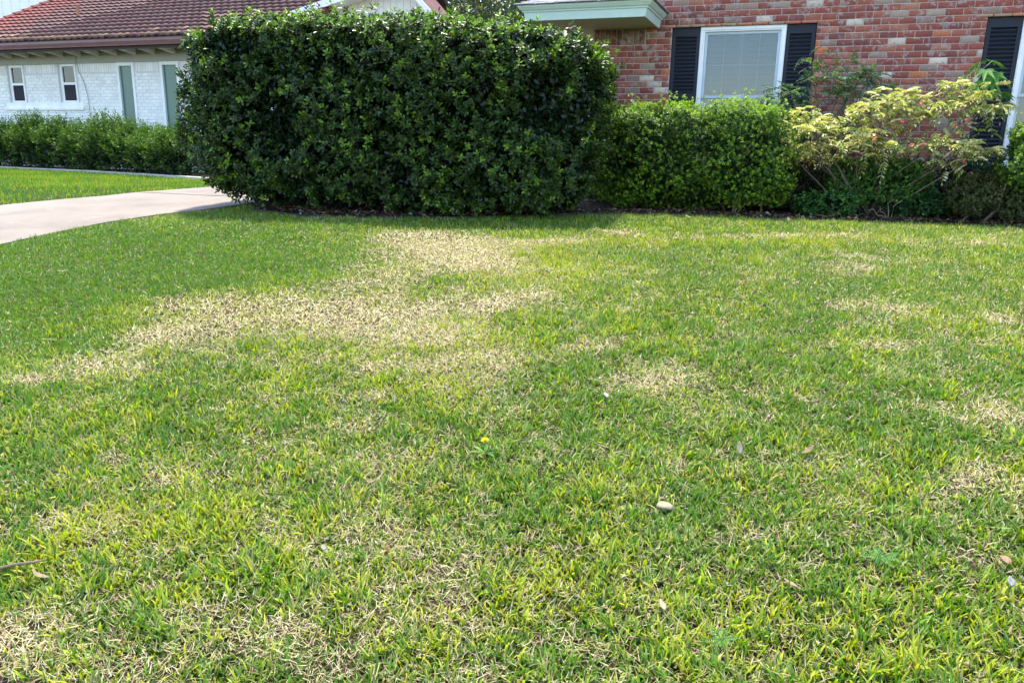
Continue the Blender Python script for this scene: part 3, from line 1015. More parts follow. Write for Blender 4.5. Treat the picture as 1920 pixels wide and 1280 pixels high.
n = 12000
x = rng.uniform(-2.9, 3.2, n); y = 11.25 - np.abs(rng.normal(0, .42, n)); k = y > by(x) + .25
x, y = x[k], y[k]; n = len(x)
hh = .14 + .62 * vnoise(x, y, .45, 81)
P = np.stack([x, y, rng.random(n) ** .8 * hh + .02], 1)
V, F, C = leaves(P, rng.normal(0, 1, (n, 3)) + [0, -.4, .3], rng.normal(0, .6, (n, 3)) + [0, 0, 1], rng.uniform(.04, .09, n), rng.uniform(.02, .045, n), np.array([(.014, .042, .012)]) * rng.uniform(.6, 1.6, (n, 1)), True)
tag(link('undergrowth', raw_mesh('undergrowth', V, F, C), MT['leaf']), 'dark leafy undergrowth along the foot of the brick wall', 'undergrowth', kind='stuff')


# pinnate fronds: shared meshes
def frond_mesh(name, npair, L, leafl, leafw, cols, droop):
    """rachis along +y drooping in -z; leaflets in pairs, broad, folded"""
    Ps, Ds, Ns, Ls, Ws, Cs = [], [], [], [], [], []
    rp = []
    for i in range(npair + 1):
        t = (i + .6) / (npair + .6)
        y = L * t; z = -droop * L * t * t
        rp.append((0, y, z))
        sl_ = -2 * droop * t
        d0 = np.array([0, 1, sl_]); d0 /= np.linalg.norm(d0)
        for sgn in ((-1, 1) if i < npair else (0,)):
            ang = R(62) if sgn else 0
            d = np.array([sgn * math.sin(ang), 0, 0]) + d0 * math.cos(ang) + np.array([0, 0, -.28 + rng.uniform(-.1, .1)])
            Ps.append((0, y, z)); Ds.append(d); Ns.append(np.array([sgn * .25, 0, 1.]))
            f = math.sin(math.pi * (.22 + .62 * t)) * rng.uniform(.9, 1.1)
            Ls.append(leafl * f * (1.1 if not sgn else 1)); Ws.append(leafw * f)
            Cs.append(np.array(cols[rng.integers(len(cols))]) * rng.uniform(.85, 1.15))
    V, F, C = leaves(np.array(Ps), np.array(Ds), np.array(Ns), np.array(Ls), np.array(Ws), np.array(Cs), True)
    # rachis as a thin 3-sided tube
    m_ = MB().tube([(0, 0, 0)] + rp, .0022, 3, tuple(cols[0]))
    tris = []
    for f in m_.f:
        for q in range(1, len(f) - 1): tris.append((f[0], f[q], f[q + 1]))
    V2, F2, C2 = merge([(V, F, C), (np.array(m_.v), np.array(tris), np.array(m_.c))])
    return raw_mesh(name, V2, F2, np.clip(C2, 0, .95))


def frond_bush(name, label, base, mounds, nfr, meshes, stems_mat, nst, extra=0):
    """stems from base to points in ellipsoid mounds; fronds radiate from the stem tips"""
    E_ = empty(name, base, label, 'shrub')
    for m_ in meshes:
        if not m_.materials: m_.materials.append(MT['leaf'])
    W = np.array([m_[6] for m_ in mounds], float); W /= W.sum()
    tips = []
    for i in range(nst):
        mc = mounds[rng.choice(len(mounds), p=W)]
        q = nrm(rng.normal(0, 1, (1, 3)))[0] * rng.uniform(.35, 1.0) ** .6
        q[2] = abs(q[2]) * .9 if rng.random() < .75 else q[2]
        p = np.array(mc[:3]) + q * np.array(mc[3:6])
        tips.append((p, q))
        b0 = np.array(base) + np.array([rng.uniform(-.3, .3) * mc[3] * .8, rng.uniform(-.1, .1), -.03])
        b0[0] = base[0] + rng.uniform(-.28, .28)
        mid = b0 * .45 + p * .55 + np.array([rng.normal(0, .05), rng.normal(0, .04), .05])
        MB().tube([tuple(b0), tuple((b0 + mid) / 2 + rng.normal(0, .03, 3)), tuple(mid), tuple(p)], [.013, .011, .008, .004], 5).build('stem', stems_mat, E_, smooth=True)
    per = max(1, nfr // nst)
    for p, q in tips:
        a0 = rng.uniform(0, 6.28)
        for j in range(per):
            a = a0 + j * 6.283 / per + rng.uniform(-.4, .4)
            out = np.array([math.cos(a), math.sin(a)]) + q[:2] * .9 + np.array([0, -.35])
            yaw = math.atan2(out[1], out[0]) - math.pi / 2
            tilt = rng.uniform(-.15, .75) + .25 * q[2]
            rot = Matrix.Rotation(yaw, 3, 'Z') @ Matrix.Rotation(tilt, 3, 'X') @ Matrix.Rotation(rng.uniform(-.35, .35), 3, 'Y')
            s_ = rng.uniform(.7, 1.1)
            link('leaf', meshes[rng.integers(len(meshes))], None, E_, tuple(p + rng.normal(0, .008, 3)), rot.to_euler(), (s_, s_, s_))
    if extra:
        Vs = []; n_ = 0
        for i in range(extra):
            m_ = meshes[rng.integers(len(meshes))]
            co = np.empty(len(m_.vertices) * 3, np.float32); m_.vertices.foreach_get('co', co); co = co.reshape(-1, 3)
            li = np.empty(len(m_.loops), np.int32); m_.loops.foreach_get('vertex_index', li)
            cc = np.empty(len(m_.vertices) * 4, np.float32); m_.attributes['col'].data.foreach_get('color', cc); cc = cc.reshape(-1, 4)[:, :3]
            mc = mounds[rng.choice(len(mounds), p=W)]
            q = nrm(rng.normal(0, 1, (1, 3)))[0] * rng.uniform(.45, 1.05)
            q[2] = abs(q[2]) if rng.random() < .7 else q[2]
            p = np.array(mc[:3]) + q * np.array(mc[3:6])
            rot = np.array(Matrix.Rotation(rng.uniform(0, 6.28), 3, 'Z') @ Matrix.Rotation(rng.uniform(-.5, .7), 3, 'X') @ Matrix.Rotation(rng.uniform(-.4, .4), 3, 'Y'))
            Vs.append((co @ rot.T * rng.uniform(.65, 1.05) + p, li.reshape(-1, 3), cc * rng.uniform(.8, 1.1)))
        tag(foliage_obj('leaf_mass', Vs, E_, MT['leaf']), kind='stuff')
    return E_, tips


CREAM = [(.54, .50, .20), (.60, .56, .33), (.44, .44, .14), (.52, .43, .23), (.25, .33, .07)]
GREENF = [(.09, .18, .085), (.14, .25, .11), (.24, .34, .14), (.07, .14, .07)]
vf = [frond_mesh('variegated_leaf', 4, .15, .064, .036, CREAM, d) for d in (.45, .8, 1.1, .6)] + [frond_mesh('variegated_leaf', 4, .14, .062, .036, [(.30, .37, .07), (.20, .31, .05), (.46, .44, .16)], .7)]
gf = [frond_mesh('green_leaf', 6, .19, .05, .024, GREENF, d) for d in (.2, .45, .7)] + [frond_mesh('green_leaf', 5, .17, .05, .025, [(.22, .32, .10), (.30, .36, .14)], .4)]
VB, tips = frond_bush('variegated_shrub', 'sprawling shrub with creamy yellow drooping leaflets and small coral blossoms', (.72, 10.45, .0),
                      [(-.02, 10.12, 1.02, .46, .32, .30, 1.1), (.85, 10.2, 1.16, .52, .32, .36, 1.5), (1.62, 10.25, 1.24, .48, .30, .38, 1.5), (.50, 10.02, .80, .62, .28, .22, 1.1), (1.45, 10.0, .80, .50, .25, .22, .9)],
                      296, vf, MT['bark'], 37, extra=480)
# coral blossoms: little ruffled heads of petals
PT = []
for i in range(14):
    d = nrm(rng.normal(0, 1, (1, 3)) + np.array([[0, -.3, .4]]))[0]; PT.append(d)
PT = np.array(PT)
bl = raw_mesh('blossom', *leaves(PT * .004, PT, rng.normal(0, 1, PT.shape), np.full(14, .030), np.full(14, .026), np.array([(.72, .26, .23)]) * rng.uniform(.8, 1.1, (14, 1)), True))
bl.materials.append(MT['leaf'])
for x_, y_, z_ in [(.98, 9.86, 1.13), (1.10, 9.82, .87), (1.22, 9.84, .88), (1.62, 9.92, 1.14), (1.52, 9.9, 1.08), (.52, 9.84, .92), (1.16, 9.95, 1.33), (.72, 9.8, .93)]:
    link('blossom', bl, None, VB, (x_, y_, z_), (rng.uniform(0, 3), 0, rng.uniform(0, 6)), (rng.uniform(.7, 1.0),) * 3)
frond_bush('feathery_shrub', 'taller blue green shrub with feathery leaves against the first window shutter', (.18, 10.95, .0),
           [(-.30, 10.66, 1.24, .38, .20, .34, 1.3), (.14, 10.75, 1.58, .42, .20, .46, 1.6), (.62, 10.8, 1.44, .32, .18, .40, 1.1), (.2, 10.8, 1.05, .5, .22, .25, 1.0)],
           180, gf, MT['bark'], 36, extra=330)


# broad lobed leaves of the sapling by the second window
def lobed_leaf(name, s):
    V = [(0, 0, 0)]; F = []
    angs = [-120, -75, -35, 0, 35, 75, 120]; lens = [.45, .75, .92, 1.0, .92, .75, .45]
    ring_ = []
    for i, (a, l) in enumerate(zip(angs, lens)):
        a0 = R(a)
        for da, f in ((-11, .55), (0, 1.0), (11, .55)):
            ring_.append((math.sin(a0 + R(da)) * l * f * s, math.cos(a0 + R(da)) * l * f * s, -.22 * s * (l * f) ** 2 + (.03 * s if da else 0)))
        if i < 6:
            am = R((a + angs[i + 1]) / 2); ring_.append((math.sin(am) * .38 * s, math.cos(am) * .38 * s, .02 * s))
    V += ring_
    for i in range(1, len(V) - 1): F.append((0, i + 1, i))
    return raw_mesh(name, np.array(V), np.array(F), np.tile(np.array([(.10, .26, .04)]), (len(V), 1)))


LB = lobed_leaf('lobed_leaf', .19); LB.materials.append(MT['leaf'])
SP = empty('lobed_leaf_sapling', (1.72, 10.75, .0), 'sapling with broad lobed green leaves in front of the second window shutter', 'sapling')
MB().tube([(1.72, 10.75, -.02), (1.70, 10.72, .7), (1.74, 10.62, 1.35), (1.80, 10.5, 1.75)], [.012, .010, .008, .005], 5).build('stem', MT['bark'], SP, smooth=True)
for x_, y_, z_, yaw, tl, s_ in [(1.74, 10.42, 1.78, 40, 25, 1.0), (1.86, 10.40, 1.80, -60, 15, 1.05), (1.80, 10.36, 1.70, 170, 30, 1.1), (1.66, 10.4, 1.66, 80, 20, .9), (1.98, 10.42, 1.62, -90, 35, 1.1), (1.92, 10.38, 1.50, -130, 35, 1.0), (1.55, 10.4, 1.58, 100, 25, .9), (1.78, 10.4, 1.50, 190, 40, 1.0), (2.02, 10.45, 1.46, -70, 20, .95), (1.90, 10.36, 1.66, 150, 45, 1.15), (1.70, 10.36, 1.55, 140, 40, 1.1), (1.86, 10.34, 1.58, 200, 50, 1.1)]:
    link('leaf', LB, None, SP, (x_, y_, z_), (R(-tl), R(rng.uniform(-20, 20)), R(yaw)), (s_,) * 3)
    MB().tube([(1.74 + (x_ - 1.74) * .2, 10.6, z_ - .12), (x_, y_, z_)], .003, 4).build('leaf_stalk', MT['leaf'], SP)


def twigs(name, label, base, n, spread, h, mat):
    E_ = empty(name, base, label, 'twigs')
    for i in range(n):
        a = rng.uniform(-1, 1)
        p = [np.array(base) + np.array([rng.uniform(-.05, .05), 0, -.02])]
        d = np.array([a * spread, rng.uniform(-.3, .1), h * rng.uniform(.5, 1.)])
        for k in range(1, 5):
            p.append(np.array(base) + d * k / 4 + rng.normal(0, .018, 3) * k ** .5)
        MB().tube([tuple(q) for q in p], [.008, .007, .0055, .004, .002], 5, (.9, .85, .8)).build('twig', mat, E_, smooth=True)
    return E_


twigs('bare_twigs', 'bare pale twigs rising from the bed under the bright green shrub', (-.75, 9.85, 0), 4, .30, .35, MT['twig'])
twigs('bare_twigs', 'bare pale branching twigs under the small round green shrub', (.98, 10.0, 0), 5, .45, .32, MT['twig'])

# ------------------------------------------------------------------ shrub row in front of the white house
ROW = [(-20.6, 15.05, .60, 'under the left small window'), (-19.45, 14.95, .54, 'between the two small windows'), (-18.45, 14.8, .66, 'under the second small window'),
       (-17.45, 14.7, .62, 'below the hanging cable'), (-16.5, 14.55, .54, 'under the first tall green panel'), (-15.6, 14.4, .66, 'between the two tall green panels'),
       (-14.7, 14.25, .56, 'under the second tall green panel'), (-13.8, 14.05, .50, 'just clear of the tall hedge'), (-21.7, 15.2, .6, 'at the left edge of the picture'), (-12.95, 13.75, .5, 'mostly behind the tall hedge')]
for x_, y_, hz, where in ROW:
    E_ = empty('feathery_green_shrub', (x_, y_, 0), 'loose feathery green shrub ' + where + ', white house row', 'shrub', 'shrubs along the white house')
    n = 420
    Q = nrm(rng.normal(0, 1, (n, 3))); Q[:, 2] = np.where(rng.random(n) < .7, np.abs(Q[:, 2]), Q[:, 2])
    rr = rng.uniform(.45, 1.0, n)[:, None] ** .7
    S = Q * rr * np.array([.62, .50, hz * .86]) + np.array([x_, y_, hz * .9])
    A = nrm(Q * .8 + np.array([0, 0, .75]) + rng.normal(0, .3, (n, 3)))
    S[:, 2] = np.maximum(S[:, 2], .06)
    parts = []
    SL = rng.uniform(.16, .34, n) * (1 + .5 * (Q[:, 2] > .7) * rng.random(n))
    for j in range(16):
        t = j / 15
        side = nrm(rng.normal(0, 1, (n, 3)))
        D = A * .75 + side * .75
        P = S + A * (SL * t)[:, None]
        c = np.array((.022, .062, .009)) * (1 - .6 * t) + np.array((.13, .225, .02)) * (.6 * t)
        c = c[None] * rng.uniform(.7, 1.3, (n, 1))
        parts.append(leaves(P, D, rng.normal(0, 1, (n, 3)), np.full(n, .085 * (1.1 - .5 * t)), np.full(n, .026), c, False))
    kk = 900
    P = nrm(rng.normal(0, 1, (kk, 3))) * rng.uniform(.2, .85, (kk, 1)) * np.array([.58, .45, hz]) + np.array([x_, y_, hz * .8])
    P[:, 2] = np.maximum(P[:, 2], .05)
    parts.append(leaves(P, rng.normal(0, 1, (kk, 3)), rng.normal(0, 1, (kk, 3)), np.full(kk, .12), np.full(kk, .05), np.array([(.015, .040, .010)]) * rng.uniform(.7, 1.2, (kk, 1)), False))
    foliage_obj('foliage', parts, E_, MT['leaf'])
    for i in range(6):
        a = rng.uniform(0, 6.28)
        MB().tube([(x_ + .06 * math.cos(a), y_ + .06 * math.sin(a), -.03), (x_ + .2 * math.cos(a), y_ + .16 * math.sin(a), .3), (x_ + .36 * math.cos(a), y_ + .3 * math.sin(a), hz * 1.3)], [.016, .012, .005], 4).build('stem', MT['bark'], E_)


# ------------------------------------------------------------------ trees behind
def tree(name, label, base, h, crown, nl, cols, ls):
    E_ = empty(name, base, label, 'tree', 'trees behind the houses')
    b = np.array(base, float)
    MB().tube([tuple(b + [0, 0, -.1]), tuple(b + [.1, 0, h * .3]), tuple(b + [.0, .1, h * .62])], [.2, .15, .08], 8).build('trunk', MT['bark'], E_, smooth=True)
    cl = []
    for i in range(26):
        q = nrm(rng.normal(0, 1, (1, 3)))[0] * rng.uniform(.35, .95)
        c = b + np.array([0, 0, h * .66]) + q * np.array(crown)
        cl.append(c)
        MB().tube([tuple(b + [0, 0, h * rng.uniform(.28, .55)]), tuple((b + [0, 0, h * .5]) * .5 + c * .5 + rng.normal(0, .1, 3)), tuple(c)], [.05, .03, .01], 4).build('branch', MT['bark'], E_)
    cl = np.array(cl)[rng.integers(len(cl), size=nl)]
    P = cl + rng.normal(0, 1, (nl, 3)) * np.array(crown) * .19
    C = np.array(cols)[rng.integers(len(cols), size=nl)] * rng.uniform(.7, 1.3, (nl, 1))
    foliage_obj('crown', [leaves(P, rng.normal(0, 1, P.shape), rng.normal(0, 1, P.shape) + [0, 0, .6], np.full(nl, ls) * rng.uniform(.7, 1.3, nl), np.full(nl, ls * .45), C, False)], E_, MT['leaf'])


tree('broadleaf_tree', 'dark olive tree filling the gap between the white gable and the brick house eave', (-12.0, 30.0, 0), 9.5, (3.2, 2.6, 3.4), 15000, [(.045, .075, .025), (.07, .10, .03), (.10, .10, .04)], .17)
tree('broadleaf_tree', 'greyer loose tree just beside the white gable', (-15.2, 33.0, 0), 9.0, (2.6, 2.4, 3.2), 9000, [(.09, .10, .05), (.12, .11, .07), (.06, .08, .03)], .16)
tree('broadleaf_tree', 'dark tree directly behind the pale green eave', (-8.2, 27.0, 0), 8.5, (2.6, 2.4, 3.0), 11000, [(.035, .065, .025), (.05, .08, .03)], .16)

# ------------------------------------------------------------------ lawn
STRAW = [(-3.67,3.14,0.27,0.08,-0.15,0.14,0.9),(-3.64,3.59,0.3,0.09,-0.22,0.23,0.6),(-3.62,4.14,0.47,0.14,-0.33,0.39,0.75),(-3.27,4.5,0.44,0.13,-0.31,0.44,0.8),(-4.13,4.25,0.23,0.07,-0.16,0.17,0.7),(-3.13,5.31,0.37,0.11,-0.22,0.39,0.9),(-3.06,6.12,0.5,0.15,-0.25,0.51,1.0),(-3.12,6.81,0.45,0.14,-0.16,0.35,0.95),(-3.66,6.84,0.31,0.1,-0.14,0.26,0.8),(-2.48,5.97,0.26,0.08,-0.15,0.36,0.9),(-2.64,4.32,0.45,0.13,-0.21,0.34,0.8),(-2.15,4.14,0.32,0.1,-0.13,0.25,0.8),(-1.98,4.76,0.32,0.1,-0.09,0.23,0.7),(-1.76,5.02,0.18,0.05,-0.05,0.15,0.8),(-1.71,3.73,0.17,0.05,-0.06,0.14,0.6),(-1.05,4.24,0.15,0.05,-0.03,0.13,0.8),(-1.42,3.9,0.17,0.05,-0.07,0.19,0.6),(-2.14,3.6,0.23,0.07,-0.08,0.14,0.5),(-2.17,7.0,0.24,0.08,-0.05,0.15,0.8),(-1.71,7.78,0.23,0.08,-0.04,0.16,0.9),(-0.21,7.93,0.54,0.19,-0.01,0.13,0.95),(0.48,8.36,0.15,0.06,0.01,0.15,0.8),(1.08,8.14,0.15,0.05,0.02,0.16,0.8),(1.56,8.13,0.14,0.05,0.03,0.16,0.8),(0.54,6.82,0.28,0.09,0.02,0.29,0.6),(0.37,5.48,0.2,0.06,0.0,0.13,0.5),(0.66,5.51,0.16,0.05,0.01,0.08,0.8),(1.23,5.45,0.12,0.04,0.02,0.11,0.7),(-0.61,3.88,0.18,0.06,-0.03,0.17,0.7),(0.49,4.76,0.2,0.06,0.01,0.09,0.6),(0.97,3.89,0.14,0.04,0.03,0.18,0.7),(0.75,3.2,0.15,0.05,0.02,0.13,0.6),(-1.24,3.25,0.15,0.05,-0.06,0.15,0.65),(-1.62,2.71,0.22,0.07,-0.05,0.08,0.5),(-1.89,2.93,0.15,0.05,-0.04,0.07,0.5),(-1.94,3.26,0.07,0.02,-0.04,0.07,0.7),(-2.38,3.16,0.16,0.05,-0.05,0.07,0.5),(-3.86,2.88,0.21,0.06,-0.08,0.07,0.7),(-2.12,1.37,0.22,0.08,-0.13,0.10,0.9),(-1.72,1.42,0.18,0.07,-0.06,0.05,0.4),(-2.45,1.94,0.16,0.05,-0.07,0.07,0.5),(-1.44,1.68,0.14,0.05,-0.06,0.08,0.5),(0.15,3.91,0.15,0.05,-0.0,0.1,0.4),(-0.51,4.54,0.21,0.06,-0.02,0.14,0.35),(-1.23,2.26,0.11,0.04,-0.04,0.07,0.4),(-0.06,2.61,0.11,0.03,-0.01,0.1,0.45),(-2.45,2.35,0.2,0.06,-0.08,0.09,0.45),(-2.98,2.07,0.13,0.04,-0.08,0.06,0.4),(-5.47,5.18,1.55,0.45,-0.9,0.89,-1.2),(-2.65,7.86,1.62,0.57,-0.1,0.28,-0.6),(-4.83,3.67,0.44,0.13,-0.53,0.43,-0.7),(0.07,5.66,0.7,0.22,-0.01,0.35,-0.4),(-1.04,6.75,0.66,0.21,-0.07,0.4,-0.4)]
YELLOW = [(-3.65,4.53,0.92,0.27,-0.54,0.69,0.7),(-2.45,5.88,0.68,0.21,-0.29,0.71,0.6),(-2.04,4.07,0.63,0.19,-0.21,0.43,0.5),(-3.81,3.86,0.35,0.1,-0.25,0.26,0.5),(-2.02,6.01,0.51,0.16,-0.19,0.54,0.6),(-1.66,7.34,0.73,0.24,-0.08,0.34,0.6),(0.04,7.77,1.18,0.41,-0.0,0.24,0.5),(-1.64,3.38,0.26,0.08,-0.11,0.24,0.4),(-1.79,2.05,0.41,0.13,-0.15,0.19,0.6),(-2.45,1.87,0.23,0.08,-0.18,0.15,0.5),(-0.62,2.21,0.2,0.07,-0.06,0.18,0.6),(0.1,2.21,0.24,0.08,-0.01,0.19,0.7),(0.56,2.23,0.21,0.07,0.01,0.09,0.35),(-1.17,1.77,0.31,0.1,-0.07,0.12,0.35),(-2.76,2.78,0.31,0.1,-0.13,0.14,0.3),(-5.47,5.18,1.55,0.45,-0.99,0.97,-0.8),(0.09,4.21,0.8,0.25,-0.01,0.62,-0.2)]


def field(x, y, T):
    s = np.zeros_like(x)
    for cx_, cy_, ax, ay, bx_, by_, k in T:
        det = ax * by_ - ay * bx_
        dx, dy = x - cx_, y - cy_
        u = (dx * by_ - dy * bx_) / det; v = (-dx * ay + dy * ax) / det
        s += k * np.exp(-(u * u + v * v) * .75)
    return s


def dry_yellow(x, y):
    n1 = vnoise(x, y, .22, 21); n2 = vnoise(x, y, .55, 22); n3 = vnoise(x, y, .09, 23)
    d = .05 + field(x, y, STRAW) * .95 + (n1 - .5) * .50 + (n2 - .5) * .30 + (n3 - .5) * .55
    yv = .27 + field(x, y, YELLOW) * .75 + (vnoise(x, y, .35, 31) - .5) * .5 + (vnoise(x, y, .07, 32) - .5) * .7
    return np.clip(d, 0, 1), np.clip(yv, 0, 1)


def lawn_points(r0, r1, dens, a0=-41, a1=41):
    A = R(a1 - a0) / 2 * (r1 * r1 - r0 * r0)
    n = int(A * dens)
    r = np.sqrt(rng.uniform(r0 * r0, r1 * r1, n)); a = np.radians(rng.uniform(a0, a1, n))
    x = -math.sin(YAW) * r * np.cos(a) + math.cos(YAW) * r * np.sin(a)
    y = math.cos(YAW) * r * np.cos(a) + math.sin(YAW) * r * np.sin(a)
    jit = (vnoise(x, y, .12, 41) - .5) * .10
    k = (y > 1.31 + jit * .8) & (x > ex(y) + .03 + jit * .35) & ((y < by(x) - .015) | (x < -6.62)) & ~((x < -6.0) & (y > 8.6)) & ~((x > -6.7) & (x < -2.2) & (y > by(x) - .015))
    return x[k], y[k]


def blades(x, y, seg, H, Wd, th0, th1, yaw, C0, C1, zoff):
    """ribbons: centre line starts at th0 from vertical and bends by th1; seg segments"""
    n = len(x)
    P = np.stack([x, y, gz(y) + zoff + (vnoise(x, y, 1.1, 3) - .5) * .03 * (y > 1.4) * (y < 9)], 1)
    dirx, diry = np.cos(yaw), np.sin(yaw)
    side = np.stack([-diry, dirx, np.zeros(n)], 1) + np.stack([np.zeros(n), np.zeros(n), rng.normal(0, .35, n)], 1)
    pts = []; cur = P
    tw = [1.0, .95, .7, .4] if seg == 3 else ([1.0, .85] if seg == 2 else [1.0])
    rows_ = []; cols = []
    for i in range(seg):
        w_ = (Wd * tw[i] * .5)[:, None]
        rows_ += [cur - side * w_, cur + side * w_]
        t = i / seg
        c = C0 * (1 - t) + C1 * t
        cols += [c, c]
        th = th0 + th1 * (i + .5) / seg
        cur = cur + (np.stack([np.sin(th) * dirx, np.sin(th) * diry, np.cos(th)], 1)) * (H / seg)[:, None]
    rows_.append(cur); cols.append(C1)
    V = np.stack(rows_, 1); C = np.stack(cols, 1)
    k = 2 * seg + 1
    F = []
    for i in range(seg - 1):
        a = 2 * i
        F += [(a, a + 1, a + 3), (a, a + 3, a + 2)]
    F.append((2 * seg - 2, 2 * seg - 1, 2 * seg))
    F = np.array(F)
    return V.reshape(-1, 3), (F[None] + (np.arange(n) * k)[:, None, None]).reshape(-1, 3), C.reshape(-1, 3)


GA_, GB_, GC_, GD_ = np.array((.042, .124, .010)), np.array((.116, .226, .013)), np.array((.31, .355, .014)), np.array((.45, .41, .028))
ST = np.array([(.43, .39, .185), (.34, .28, .165), (.50, .45, .31), (.26, .19, .115), (.45, .40, .17)])
green_parts, straw_parts = [], []
for r0, r1, dens, seg, wsc, sdens in ((1.05, 3.2, 9500, 3, 1.0, 15000), (3.2, 5.0, 8000, 2, 1.0, 14500), (5.0, 7.4, 6400, 1, 1.25, 11500), (7.4, 11.0, 4600, 1, 1.5, 5200)):
    x, y = lawn_points(r0, r1, dens)
    d, yv = dry_yellow(x, y)
    tuft = vnoise(x, y, .055, 51) * .6 + vnoise(x, y, .16, 52) * .4
    keep = rng.random(len(x)) < (1 - .78 * d ** 1.15) * np.clip((-.15 + 2.15 * tuft) if r1 < 3.3 else ((.15 + 1.6 * tuft) if r1 < 5.1 else (.4 + 1.1 * tuft)), 0, 1)
    x, y, d, yv, tuft = x[keep], y[keep], d[keep], yv[keep], tuft[keep]
    n = len(x)
    smooth_zone = np.clip(-field(x, y, STRAW[48:51]), 0, 1)
    H = rng.uniform(.030, .068, n) * (.42 + 1.1 * tuft) * (1 - .25 * smooth_zone) * (1 - .25 * d)
    Wd = rng.uniform(.0050, .0100, n) * wsc * (1 - .2 * smooth_zone)
    u = rng.random(n)
    mixv = np.clip(rng.beta(1.6, 2.6, n) * .9 + (vnoise(x, y, .4, 61) - .5) * .4 - .15 * smooth_zone, 0, 1)[:, None]
    c = GA_ * (1 - mixv) + GB_ * mixv
    yl = (rng.random(n) < np.clip(yv * .95 + d * .25 - .05 - .2 * smooth_zone, .02, .9))[:, None]
    c = np.where(yl, c * .25 + .75 * (GC_ * (1 - u[:, None] ** 3) + GD_ * u[:, None] ** 3), c)
    c = c * rng.uniform(.8, 1.2, (n, 1))
    c1 = c * rng.uniform(.95, 1.35, (n, 1)) + np.array((.02, .02, .0))
    brown_tip = (rng.random(n) < .12)[:, None]
    c1 = np.where(brown_tip, np.array((.32, .26, .12)), c1)
    th0 = np.abs(rng.normal(.36, .28, n)); th1 = rng.uniform(.1, 1.1, n)
    green_parts.append(blades(x, y, seg, H, Wd, th0, th1, vnoise(x, y, .05, 91) * 14.0 + rng.normal(0, .8, n), c * .9, c1, -.004))
    # short new growth filling the sward
    x, y = lawn_points(r0, r1, (9000, 7000, 4600, 2400)[(3.2, 5.0, 7.4, 11.0).index(r1)])
    d, yv = dry_yellow(x, y)
    keep = rng.random(len(x)) < 1 - .96 * d ** .8
    x, y, d, yv = x[keep], y[keep], d[keep], yv[keep]; n = len(x)
    c = GA_ * .9 + (GB_ - GA_) * rng.random((n, 1))
    c = np.where((rng.random(n) < yv * .6)[:, None], GC_ * .8, c) * rng.uniform(.8, 1.2, (n, 1))
    green_parts.append(blades(x, y, 1, rng.uniform(.016, .034, n), rng.uniform(.004, .0075, n) * wsc * 1.15, rng.uniform(.2, 1.2, n), np.zeros(n), rng.uniform(0, 6.283, n), c, c * 1.15, -.002))
    # dead thatch lying low
    x, y = lawn_points(r0, r1, sdens)
    d, yv = dry_yellow(x, y)
    sz_ = np.clip(-field(x, y, STRAW[48:51]), 0, 1)
    keep = rng.random(len(x)) < np.clip((.30 if r1 < 3.3 else .18) + .95 * d, 0, 1) * (1 - .88 * np.clip(sz_ * 1.6, 0, 1))
    x, y, d = x[keep], y[keep], d[keep]; n = len(x)
    H = rng.uniform(.016, .050, n); Wd = rng.uniform(.0012, .0032, n) * wsc * (1.0 if r1 < 3.3 else (1.5 if r1 < 5.1 else 1.9))
    c = ST[rng.choice(5, n, p=[.26, .24, .16, .16, .18])] * (rng.uniform(.5, .9, (n, 1)) + (.24 if r1 < 3.3 else .34) * d[:, None])
    th0 = rng.uniform(.8, 1.6, n); th1 = rng.uniform(-.8, .9, n)
    straw_parts.append(blades(x, y, 2 if r1 < 3.3 else 1, H, Wd, th0, th1, rng.uniform(0, 6.283, n), c, c * 1.05, rng.uniform(.002, .020, n)))
# neighbour's lawn
n = 120000
x = rng.uniform(-27, -9.2, n); y = rng.uniform(4.5, 15.6, n)
k = (x < fx_(y) - .03 - vnoise(x, y, .12, 41) * .03) & (y < cy(x) - .08)
x, y = x[k], y[k]; n = len(x)
sh = vnoise(x, y, .5, 71) * .6 + vnoise(x, y, 1.7, 72) * .4
mixv = np.clip(sh + rng.normal(0, .2, n), 0, 1)[:, None]
c = (GA_ * 1.15 * (1 - mixv) + GB_ * 1.15 * mixv) * rng.uniform(.85, 1.2, (n, 1))
yl = (rng.random(n) < .18 + .35 * (sh > .62))[:, None]
c = np.where(yl, GC_ * .8, c)
green_parts.append(blades(x, y, 1, rng.uniform(.04, .075, n), rng.uniform(.010, .018, n), np.abs(rng.normal(.3, .3, n)), np.zeros(n), rng.uniform(0, 6.28, n), c, c * 1.15, -.004))

V, F, C = merge(green_parts)
tag(link('lawn_grass', raw_mesh('lawn_grass', V, F, C), MT['grass']), 'short green and yellowing lawn grass', 'grass', kind='stuff')
n = 700                                    # long runners winding through the thatch
r_ = np.sqrt(rng.uniform(1.3 ** 2, 4.5 ** 2, n)); a_ = np.radians(rng.uniform(-40, 40, n))
x = -math.sin(YAW) * r_ * np.cos(a_) + math.cos(YAW) * r_ * np.sin(a_); y = math.cos(YAW) * r_ * np.cos(a_) + math.sin(YAW) * r_ * np.sin(a_)
k = (y > 1.45) & (x > ex(y) + .2); x, y = x[k], y[k]; n = len(x)
c = np.array([(.34, .27, .15), (.28, .26, .10), (.40, .30, .19)])[rng.integers(3, size=n)] * rng.uniform(.7, 1.1, (n, 1))
straw_parts.append(blades(x, y, 3, rng.uniform(.05, .12, n), rng.uniform(.002, .0035, n), rng.uniform(1.1, 1.45, n), rng.uniform(.0, .7, n), rng.uniform(0, 6.283, n), c, c, rng.uniform(.004, .016, n)))
n = 5200                                   # roots and straw on the raw edge above the sidewalk
x = rng.uniform(-3.2, 2.4, n); y = rng.uniform(1.262, 1.37, n)
